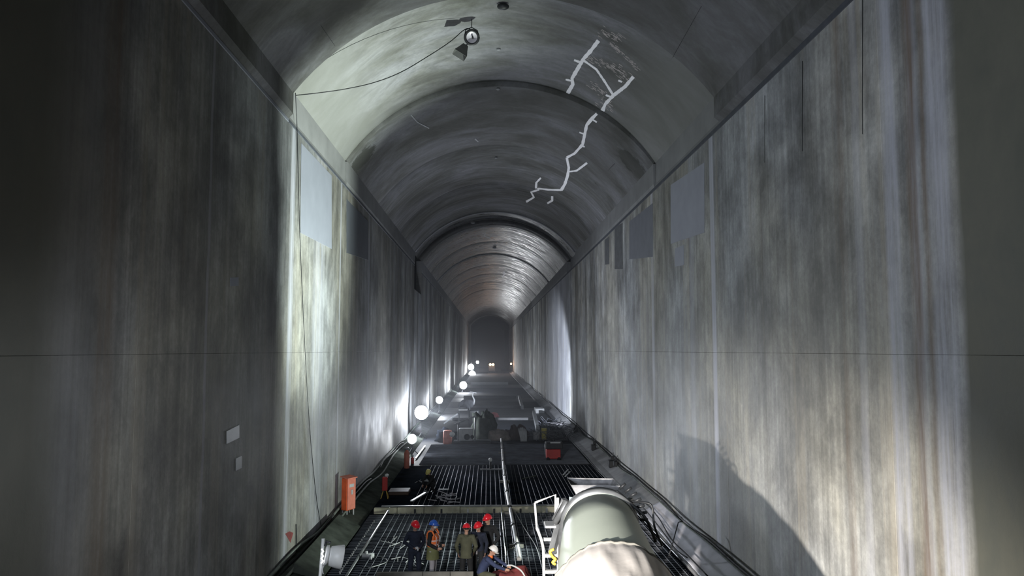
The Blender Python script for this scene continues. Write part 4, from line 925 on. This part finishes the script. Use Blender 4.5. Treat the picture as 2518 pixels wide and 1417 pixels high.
# ------------------------------------------------------------------ left side gear
# orange distribution box
p = on_z(862, 1262, 0.28)
ob = thing('distribution_box', 'large orange electrical distribution box standing at the foot of the left wall', 'electrical box', (-5.78, p.y, 0.30), -0.55)
bm = NB(); box(bm, (-0.17, -0.25, 0.12), (0.14, 0.25, 1.42), 0.02); obj('cabinet', bm, 'orange', ob)
bm = NB(); box(bm, (0.145, -0.24, 0.15), (0.175, 0.24, 1.39), 0.01); dr = obj('door', bm, 'orange_dull', ob)
bm = NB(); box(bm, (0.177, -0.05, 0.75), (0.205, 0.05, 0.95), 0.01); obj('handle', bm, 'offwhite', dr)
bm = NB(); box(bm, (0.177, -0.15, 1.05), (0.183, 0.12, 1.18)); obj('sticker', bm, 'offwhite', dr)
bm = NB(); prism(bm, [(-0.21, 1.46), (-0.21, 1.50), (0.22, 1.44), (0.22, 1.40)], 'Y', -0.29, 0.29); obj('rain_roof', bm, 'orange_dull', ob)
bm = NB()
for sx in (-0.12, 0.1):
    for sy in (-0.2, 0.2): box(bm, (sx-0.02, sy-0.02, -0.12), (sx+0.02, sy+0.02, 0.12))
obj('stand', bm, 'offwhite', ob)
# leaning dark slab below it
bm = NB(); prism(bm, [(-5.85, 0.34), (-5.0, 0.10), (-4.98, 0.14), (-5.82, 0.60)], 'Y', 24.0, 31.0); tag(obj('leaning_board', bm, 'bank'), 'long dark board leaning on the left bank beneath the orange box', 'panel')
# post with cone floodlight
Yp = 17.5
pa = on_y(795, 1325, Yp)
cf = thing('post_floodlight', 'white post with a large white cone floodlight turned to the right, bottom left', 'floodlight', (pa.x-0.17, Yp, 0.0))
q0 = V(cf.location)
bm = NB(); tube(bm, [(-0.02, 0, 0.0), (0.17, 0, pa.z)], 0.038, 10)
obj('post', bm, 'white', cf, True)
bm = NB(); box(bm, (-0.35, -0.35, 0.0), (0.35, 0.35, 0.05), 0.01); obj('base_plate', bm, 'steel', cf)
c0 = on_y(799, 1366, Yp-0.08)-q0; c1 = on_y(841, 1371, Yp+0.02)-q0
axc = (c1-c0).normalized(); Lc = (c1-c0).length
bm = NB(); R = lathe(bm, [(0, 0.18), (0.0, 0.21), (0.06, 0.215), (0.07, 0.17), (0.10, 0.17), (0.11, 0.205), (Lc, 0.265), (Lc+0.01, 0.255), (0.14, 0.18)], 28, c0, axc); bm.faces.new(R[0][::-1]); hs = obj('housing', bm, 'white', cf, True)
bm = NB(); R = lathe(bm, [(Lc-0.04, 0.24), (Lc-0.03, 0.001)], 28, c0, axc); obj('lens', bm, 'glass', hs, True)
bm = NB(); zz = [c0-axc*0.03+V((0.02*(1 if k % 2 else -1), -0.12, 0.16-0.05*k)) for k in range(7)]; tube(bm, zz, 0.014, 6); obj('heat_coil', bm, 'lamp_dim', hs)
bm = NB(); tube(bm, [c0+V((0, 0, 0.2)), c0+V((0.03, 0, 0.3)), c0+V((0.12, 0, 0.26))], 0.03, 8); obj('bracket', bm, 'dark', cf)
cable('loose_cable', [on_y(795, 1412, 17.3), on_y(793, 1400, 17.4), on_y(800, 1385, 17.4)], 0.015, 'offwhite', 'short pale lead under the cone floodlight')
# white valve lying on the mat
p = on_z(905, 1372, 0.1)
vv = thing('hose_valve', 'small white plastic valve lying on the mat left of the workers', 'valve', (p.x, p.y, 0.09))
bm = NB(); tube(bm, [(-0.2, 0, 0.08), (0.2, 0.02, 0.08)], 0.075, 12); tube(bm, [(-0.06, 0, 0.08), (-0.06, 0.0, 0.22)], 0.05, 10); tube(bm, [(0.1, 0, 0.08), (0.12, -0.22, 0.04)], 0.05, 10); obj('valve_body', bm, 'offwhite', vv, True)
bm = NB(); tube(bm, smooth_path([(0.25, 0.05, 0.03), (0.45, 0, 0.03), (0.7, -0.6, 0.03), (0.2, -1.3, 0.02)], 5), 0.02, 6); obj('tail_hose', bm, 'steel', vv, True)
# pale clutter on mats
random.seed(17)
for k, (x, y, lb) in enumerate([(1000, 1345, 'scrap of pale wire mesh left of the leftmost worker'), (1020, 1390, 'pale offcuts on the mat at the feet of the leftmost worker'), (1098, 1236, 'heap of pale pinkish offcuts on the far side of the timber beam'), (1040, 1190, 'scattered offcuts beside the squatting worker')]):
    p = on_z(x, y, 0); bm = NB(); 
    for j in range(12 if k != 2 else 22):
        c_ = V((random.gauss(0, 0.35), random.gauss(0, 0.35 if k != 2 else 0.8), random.uniform(0.02, 0.10))); d_ = V((random.gauss(0, 1), random.gauss(0, 1), random.gauss(0, 0.15))).normalized()*random.uniform(0.08, 0.3); tube(bm, [c_-d_, c_+d_], 0.015+0.008*(k == 2), 5)
    o = obj('offcut_heap', bm, 'palegrey' if k == 2 else 'offwhite'); o.location = (p.x, p.y, 0.09); tag(o, lb, 'offcuts', kind='stuff')
for (x0, y0, x1, y1, lb, r) in [(1012, 1233, 1050, 1210, 'pale timber batten lying slanted near the left end of the beam', 0.06), (1078, 1204, 1103, 1204, 'short pale batten lying right of the squatting worker', 0.04), (1022, 1128, 1045, 1097, 'white rail laid along the left edge of the third mat', 0.05), (1285, 1178, 1318, 1170, 'dull batten lying on the dark right part of the second mat', 0.04), (1385, 1168, 1397, 1155, 'pale short batten beyond the truck, near the right kerb', 0.035), (1390, 1172, 1402, 1160, 'second pale short batten beyond the truck', 0.035)]:
    a, b = on_z(x0, y0, 0.10), on_z(x1, y1, 0.10); bm = NB(); bar(bm, a, b, r*2, r); tag(obj('batten', bm, 'offwhite' if y0 != 1178 else 'bank'), lb, 'batten')
# red box on a trestle
p = on_z(946, 1226, 0); tz = thing('red_trestle_box', 'narrow red box on a small metal trestle at the left edge of the deck', 'red box', (p.x, p.y, 0.0))
bm = NB(); box(bm, (-0.12, -0.1, 0.36), (0.12, 0.1, 1.0), 0.02); bx = obj('box_body', bm, 'red', tz)
bm = NB(); ellip(bm, (0.08, 0, 1.07), (0.10, 0.08, 0.08)); obj('cap', bm, 'white', tz, True)
for sx in (-1, 1):
    for sy in (-1, 1): bm = NB(); tube(bm, [(sx*0.06, sy*0.06, 0.4), (sx*0.17, sy*0.14, 0.0)], 0.015, 6); obj('leg', bm, 'yellow', tz)
bm = NB(); box(bm, (-0.3, -0.5, 0.0), (0.7, 0.6, 0.18), 0.03); o = obj('equipment_crate', bm, simple('rusty_dark_crate', (0.05, 0.03, 0.02), 0.7)); o.location = (p.x+0.35, p.y+1.2, 0.0); tag(o, 'rusty dark crate behind the red trestle box', 'crate')
# red gas bottles
for k, (x, y, h_, lb) in enumerate([(1000, 1152, 1.1, 'red gas cylinder with a pale cap at the left edge of the third mat'), (1014, 1141, 0.42, 'small red canister beside the red gas cylinder')]):
    p = on_z(x, y, 0); g = thing('gas_cylinder', lb, 'cylinder', (p.x, p.y, 0.0)); r = 0.16 if k == 0 else 0.1
    bm = NB(); R = lathe(bm, [(0, r*0.9), (0.03, r), (h_*0.82, r), (h_*0.93, r*0.6), (h_, r*0.25)], 18, (0, 0, 0), (0, 0, 1), up=(1, 0, 0)); bm.faces.new(R[0][::-1]); bm.faces.new(R[-1]); obj('bottle', bm, 'red' if k else 'orange_dull', g, True)
    bm = NB(); ellip(bm, (0.0, 0, h_+0.05), (r*0.8, r*0.8, 0.08)); obj('cap', bm, 'offwhite', g, True)
# small marker post
p = on_z(1206, 1158, 0); mk = thing('marker_post', 'small dark marker post with a white top on the second mat', 'marker', (p.x, p.y, 0.05)); bm = NB(); tube(bm, [(0, 0, 0), (0, 0, 0.5)], 0.06, 8); obj('post', bm, 'dark', mk); bm = NB(); ellip(bm, (0, 0, 0.58), (0.1, 0.1, 0.12)); obj('white_top', bm, 'white', mk, True); bm = NB(); box(bm, (-0.6, -0.1, 0), (0.9, 0.1, 0.06)); obj('foot', bm, 'steel', mk)
# red machine on right
p = on_z(1360, 1132, 0); mc = thing('welding_machine', 'dark machine with a red front near the right kerb', 'machine', (p.x, p.y, 0.0))
bm = NB(); box(bm, (-0.45, -0.4, 0.12), (0.45, 0.4, 0.72), 0.04); obj('casing', bm, 'red', mc)
bm = NB(); box(bm, (-0.5, -0.35, 0.72), (0.6, 0.45, 1.15), 0.05); obj('hood', bm, 'dark', mc)
bm = NB(); box(bm, (-0.2, -0.42, 1.1), (0.45, -0.32, 1.17), 0.02); obj('bright_edge', bm, 'white', mc)
bm = NB(); tube(bm, smooth_path([(-0.5, -0.4, 0.2), (-0.55, -0.4, 1.0), (-0.4, -0.4, 1.1)], 4), 0.025, 6); obj('handle', bm, 'steel', mc, True)
for sx in (-0.35, 0.35): bm = NB(); tube(bm, [(sx, -0.45, 0.12), (sx, 0.45, 0.12)], 0.12, 12); obj('roller', bm, 'rubber', mc, True)

# ------------------------------------------------------------------ junk zone
# left: machine shed with sloping bar, panel, wheel
p = on_z(1145, 1092, 0)
js = thing('pump_unit', 'pale pump unit with round openings under a sloping bar, left of centre', 'pump', (p.x, p.y, 0.0))
bm = NB(); box(bm, (-0.5, -0.3, 0.25), (0.55, 0.5, 1.15), 0.04); obj('panel', bm, 'offwhite', js)
for x_, r_ in ((0.1, 0.22), (0.5, 0.14)): bm = NB(); tube(bm, [(x_, -0.36, 0.55), (x_, -0.28, 0.55)], r_, 16); obj('port', bm, 'dark', js, True)
bm = NB(); tube(bm, [(-0.55, -0.4, 0), (-0.55, -0.4, 1.6)], 0.05, 8); tube(bm, [(0.7, -0.4, 0), (0.7, -0.4, 2.0)], 0.06, 8); bar(bm, (-0.85, -0.4, 1.45), (0.75, -0.4, 2.1), 0.1, 0.12); obj('frame', bm, 'steel', js)
bm = NB(); box(bm, (-0.9, -0.5, 0.0), (1.9, 0.9, 0.25), 0.03); obj('skid', bm, 'dark', js)
heap('dark_equipment', (p.x+1.3, p.y+3.0, 0.0), (1.0, 1.3, 2.1), 'bank', 'dark tarpaulined equipment mound behind the pump unit', 'equipment', 5, 0.35)
p2 = on_z(1107, 1086, 0); heap('equipment_heap', (p2.x-0.3, p2.y, 0), (0.8, 0.8, 0.9), 'deck', 'low dark equipment heap left of the pump unit', 'equipment', 8, 0.4)
g = thing('fuel_drum', 'dull red drum with a white bag on it beside the pump unit', 'drum', (p.x-1.35, p.y, 0.0))
bm = NB(); R = lathe(bm, [(0, 0.30), (0.05, 0.33), (0.45, 0.33), (0.5, 0.35), (0.55, 0.33), (0.95, 0.33), (1.0, 0.3)], 20, (0, 0, 0), (0, 0, 1), up=(1, 0, 0)); bm.faces.new(R[-1]); bm.faces.new(R[0][::-1]); obj('drum_shell', bm, 'orange_dull', g, True)
bm = NB(); ellip(bm, (0.35, -0.35, 0.75), (0.2, 0.16, 0.2)); obj('white_bag', bm, 'white', g, True)
# tall tripod machine behind
p = on_z(1150, 1046, 0); tm = thing('drill_rig', 'dark drill rig with a pale tray on top, left of centre', 'rig', (p.x, p.y, 0))
bm = NB(); box(bm, (-0.85, -0.5, 1.38), (0.0, 0.5, 1.52), 0.03); obj('tray', bm, 'white', tm)
bm = NB(); vs = ellip(bm, (-0.15, 0.1, 1.95), (0.75, 0.5, 0.36), 24, 14)
for v in bm.verts: v.co += 0.32*noise.noise_vector(v.co*2.2)
obj('canopy', bm, simple('grey_tarpaulin', (0.12, 0.125, 0.14), 0.7, var=0.3, sc=2), tm, True)
bm = NB()
for x_, y_ in ((-0.8, -0.4), (0.2, -0.4), (-0.8, 0.4), (0.2, 0.4)): tube(bm, [(x_, y_, 0), (x_, y_, 1.75)], 0.05, 8)
obj('frame', bm, 'steel', tm); bm = NB(); box(bm, (0.1, -0.6, 0.0), (1.1, 0.8, 1.45), 0.1); obj('engine', bm, 'dark', tm)
bm = NB(); tube(bm, smooth_path([(0.55, 0, 1.9), (0.62, 0.1, 2.3), (0.45, 0.2, 2.7), (0.52, 0.2, 3.0)], 5), [0.07]*16, 8); tube(bm, [(0.2, 0.2, 3.1), (0.8, 0.2, 2.98)], 0.05, 8); obj('exhaust_stack', bm, 'offwhite', tm, True)
bm = NB(); bar(bm, (-2.2, -0.5, 0.2), (-0.9, -0.5, 1.1), 0.15, 0.12); tag(obj('batten', bm, 'steel'), 'sloping grey bar leaning left against the drill rig', 'batten'); C.objects[-1].location = (p.x, p.y, 0)
p = on_z(1208, 1030, 0); heap('red_sack', (p.x, p.y, 0.0), (0.8, 0.7, 0.55), simple('pinkish_red_sack', (0.40, 0.07, 0.07), 0.7), 'pinkish red sack lying on the wet pale floor', 'sack', 4, 0.4)
# cloth heap over the pipeline head
p = on_z(1240, 1084, 0)
heap('cloth_heap', (p.x-0.5, p.y, 0), (0.9, 0.6, 0.85), simple('beige_cloth', (0.22, 0.19, 0.17), 0.85, var=0.3), 'beige cloth heap at the far end of the pump pipeline', 'cloth heap', 2, 0.4)
heap('cloth_heap', (p.x+1.0, p.y+0.5, 0), (0.9, 0.6, 1.15), simple('brown_cloth', (0.07, 0.05, 0.048), 0.85, var=0.3), 'dark brown cloth heap right of the beige one', 'cloth heap', 6, 0.4)
bm = NB()
for k in range(5): tube(bm, smooth_path([(k*0.12, 0.3, 0.9+0.1*math.sin(k)), (k*0.13, -0.35, 0.8), (k*0.11+0.1, -0.5, 0.4), (k*0.1+0.15, -0.55, 0.02)], 4), [(0.03, 0.09)]*13, 6, side=(0, -1, 0))
o = obj('draped_sheet', bm, 'offwhite', smooth=True); o.location = (p.x+1.15, p.y-0.3, 0); tag(o, 'pale sheet hanging off the brown cloth heap', 'sheet')
for k, (dx, r_, h_, m_, lb) in enumerate([(2.5, 0.3, 0.6, 'offwhite', 'pale round bucket right of the cloth heaps'), (3.1, 0.22, 0.9, 'helm_yellow', 'pale yellow canister beside the round bucket')]):
    g = thing('bucket' if k == 0 else 'canister', lb, 'bucket' if k == 0 else 'canister', (p.x+dx, p.y+0.2, 0)); bm = NB(); R = lathe(bm, [(0, r_*0.8), (0.02, r_*0.85), (h_, r_), (h_+0.02, r_*1.04), (h_+0.03, r_*0.9)], 18, (0, 0, 0), (0, 0, 1), up=(1, 0, 0)); bm.faces.new(R[0][::-1]); bm.faces.new(R[-1]); obj('pail', bm, m_, g, True)
    bm = NB(); tube(bm, [(r_*math.cos(a_), 0, h_+r_*0.9*math.sin(a_)) for a_ in [PI*q/8 for q in range(9)]], 0.015, 6); obj('handle', bm, 'steel', g, True)
random.seed(31)
for (cx, cy, n_, sx_, lb, m_) in [(p.x+4.2, p.y+0.5, 60, 0.8, 'tangled heap of scrap rebar right of the canister', 'steel'), (5.9, 68.0, 40, 0.7, 'tangle of wires against the right kerb', 'rebar_dk')]:
    bm = NB()
    for j in range(n_):
        c_ = V((random.gauss(0, sx_), random.gauss(0, 0.8), random.uniform(0.03, 0.7))); a_ = V((random.gauss(0, 0.5), random.gauss(0, 0.5), random.gauss(0, 0.3)))
        q = [c_-a_, c_+V((random.gauss(0, 0.15), 0, random.gauss(0, 0.15))), c_+a_]; q = [V((v.x, v.y, max(0.03, v.z))) for v in q]; tube(bm, smooth_path(q, 3), 0.02, 5)
    o = obj('scrap_tangle', bm, m_); o.location = (cx, cy, 0); tag(o, lb, 'scrap', kind='stuff')
bm = NB(); box(bm, (-3.2, -0.6, 0), (4.4, 0.6, 0.16), 0.02); o = obj('work_platform', bm, 'deck_dark'); o.location = (2.6, p.y+0.1, 0.0); o.location.z = -0.12; tag(o, 'low dark platform under the cloth heaps and scrap', 'platform')
# right wall-side benches and bits
bm = NB(); box(bm, (5.2, 86.0, 0.0), (6.2, 88.5, 0.55), 0.05); tag(obj('pale_box', bm, 'offwhite'), 'long pale box beside the right kerb beyond the heaps', 'box')
for k in range(6):
    bm = NB(); box(bm, (0, 0, 0), (0.28, 0.5, 0.35), 0.03); o = obj('small_crate', bm, 'palegrey'); o.location = (5.0+0.3*k, 71.5, 0); tag(o, 'small pale crate in the short row by the right kerb', 'crate', 'row of small pale crates by the right kerb')
for k, (x0, y0, x1, y1, lb) in enumerate([(4.2, 66, 4.9, 84, 'grey timber stack edge running to the machine'), (4.0, 92, 4.4, 112, 'farther grey timber stack edge on the right')]):
    bm = NB(); bar(bm, (x0, y0, 0.25), (x1, y1, 0.25), 0.3, 0.5); tag(obj('side_form', bm, 'steel'), lb, 'side form')
# raised form edges across the far deck
for k, (y_, h_, lb) in enumerate([(78.0, 0.25, 'nearest pale cross beam of the far deck'), (94.0, 0.3, 'second pale cross beam of the far deck'), (113, 0.4, 'third pale cross beam of the far deck'), (158, 0.5, 'fourth pale cross beam of the far deck'), (250, 1.2, 'last pale cross beam at the tunnel end')]):
    bm = NB(); box(bm, (-3.6, y_, 0.0), (4.0, y_+0.3, h_), 0.02); tag(obj('cross_beam', bm, 'deck_pale'), lb, 'beam')

# ------------------------------------------------------------------ floodlights along the left wall and vehicle lamps
def flood(x, y, X, r, mat, power, label, col, aim=(0.35, -1, 0.12), pole=True, spot=None, soft=0.3):
    P = on_x(x, y, X); t = thing('floodlight', label, 'floodlight', (P.x, P.y, 0)); h = P.z
    d = V(aim).normalized()
    bm = NB(); R = lathe(bm, [(-0.35*r, 0.4*r), (-0.3*r, 0.7*r), (0.0, 1.05*r), (0.12*r, 1.1*r), (0.12*r, 1.0*r), (0.0, 1.0*r)], 20, (0, 0, h), d); bm.faces.new(R[0][::-1]); obj('housing', bm, 'dark', t, True)
    bm = NB(); R = lathe(bm, [(0.05*r, 1.0*r), (0.2*r, 0.7*r), (0.25*r, 0.01)], 20, (0, 0, h), d); obj('lens', bm, mat, t, True)
    bm = NB(); tube(bm, [(0, 0.05, 0.02), (0, 0.05, h-0.3*r)], 0.05, 8); obj('pole', bm, 'dark', t)
    bm = NB(); 
    for a_ in (0, 2.1, 4.2): tube(bm, [(0, 0.05, 0.5), (0.45*math.cos(a_), 0.05+0.45*math.sin(a_), 0.02)], 0.03, 6)
    obj('tripod_foot', bm, 'dark', t)
    pos = V((P.x, P.y, h))+d*(r*0.6)
    if power:
        if spot: lamp('SPOT', 'floodlight_lamp', pos, power, col, soft, pos+d*5, spot, 0.8)
        else: lamp('POINT', 'floodlight_lamp', pos, power, col, soft)
    return t
flood(1013, 1080, -5.1, 0.32, 'lamp_w2', 80, 'nearest round floodlight at the left wall', COOL, aim=(0.5, -1, 0.1))
flood(1036, 1015, -5.3, 0.55, 'lamp_w2', 1000, 'largest and brightest floodlight at the left wall, second nearest', COOL, aim=(0.35, -1, 0.15))
flood(1080, 984, -5.3, 0.38, 'lamp_w', 500, 'small floodlight third along the left wall', COOL)
flood(1139, 948, -4.2, 0.62, 'lamp_w2', 1300, 'big round floodlight standing out from the left wall', COOL)
flood(1161, 921, -4.6, 1.0, 'lamp_w2', 1100, 'large floodlight in the far cluster at the left', COOL)
flood(1158, 903, -5.2, 0.9, 'lamp_w2', 1000, 'upper floodlight of the far cluster at the left', COOL)
flood(1174, 891, -4.6, 0.6, 'lamp_w', 400, 'smallest farthest white floodlight near the tunnel end', COOL)
for (y_, p_) in ((62, 2600), (84, 2600), (112, 3500), (142, 4200), (185, 5000)):
    lamp('SPOT', 'wall_fill', (-4.3, y_, 1.6), p_, COOL, 0.3, (-6.35, y_+5.5, 3.2), 100, 1.0)  # added washes without lamp bodies, brightening the far walls
lamp('SPOT', 'wall_fill', (-4.0, 128, 2.0), 9000, COOL, 0.3, (7.4, 150, 4.0), 70, 1.0)
# vehicle at the far end with warm headlamp
P = on_z(1209, 905, 0); P = V((P.x, min(P.y, 245), 0))
vh = thing('far_vehicle', 'far off vehicle with a warm glowing headlamp near the tunnel end', 'vehicle', (on_y(1209, 889, 235).x, 235, 0))
bm = NB(); box(bm, (-1.1, 0, 0.5), (1.1, 5, 2.2), 0.2); box(bm, (-1.0, 0.6, 2.2), (1.0, 3.0, 3.0), 0.25); obj('vehicle_body', bm, 'dark', vh)
for sx in (-0.95, 0.95):
    for y_ in (0.9, 4.0): bm = NB(); tube(bm, [(sx-0.15, y_, 0.45), (sx+0.15, y_, 0.45)], 0.45, 16); obj('wheel', bm, 'rubber', vh, True)
for sx, rr in ((-0.42, 0.38), (0.42, 0.38)):
    bm = NB(); ellip(bm, (sx, -0.1, 3.4 if 0 else 1.6+1.0), (rr, 0.2, rr)); obj('headlamp', bm, 'lamp_o', vh, True)
lamp('POINT', 'headlamp_light', (on_y(1209, 889, 235).x, 233.5, 2.8), 600, (1.0, 0.6, 0.38), 0.3)
bm = NB(); P = on_x(1249, 893, 6.9); tube(bm, [(0, 0, 0), (0, 0, P.z)], 0.06, 8); o = obj('lamp_post', bm, 'dark'); o.location = (6.7, 230, 0); tag(o, 'thin post with a small warm lamp at the far right wall', 'lamp post')
bm = NB(); ellip(bm, (0, 0, 2.9), (0.3, 0.3, 0.3)); obj('warning_lamp', bm, 'lamp_o', o, True)
lamp('POINT', 'warning_light', (6.5, 229, 2.9), 250, (1.0, 0.55, 0.35), 0.3)

# ------------------------------------------------------------------ thin dust haze in the working zone
bm = NB(); box(bm, (XL+0.02, 40, 0.02), (XR-0.02, 328, 18.8))
hz = bpy.data.materials.new('dust_haze'); hz.use_nodes = True; nt = hz.node_tree; nt.nodes.clear()
vo = nt.nodes.new('ShaderNodeVolumeScatter'); vo.inputs['Color'].default_value = (0.9, 0.93, 1.0, 1); vo.inputs['Density'].default_value = 0.0017; vo.inputs['Anisotropy'].default_value = 0.15
ou = nt.nodes.new('ShaderNodeOutputMaterial'); nt.links.new(vo.outputs[0], ou.inputs['Volume'])
o = obj('dust_haze', bm, hz); tag(o, 'thin pale dust haze hanging in the far part of the tunnel', 'haze', kind='stuff')
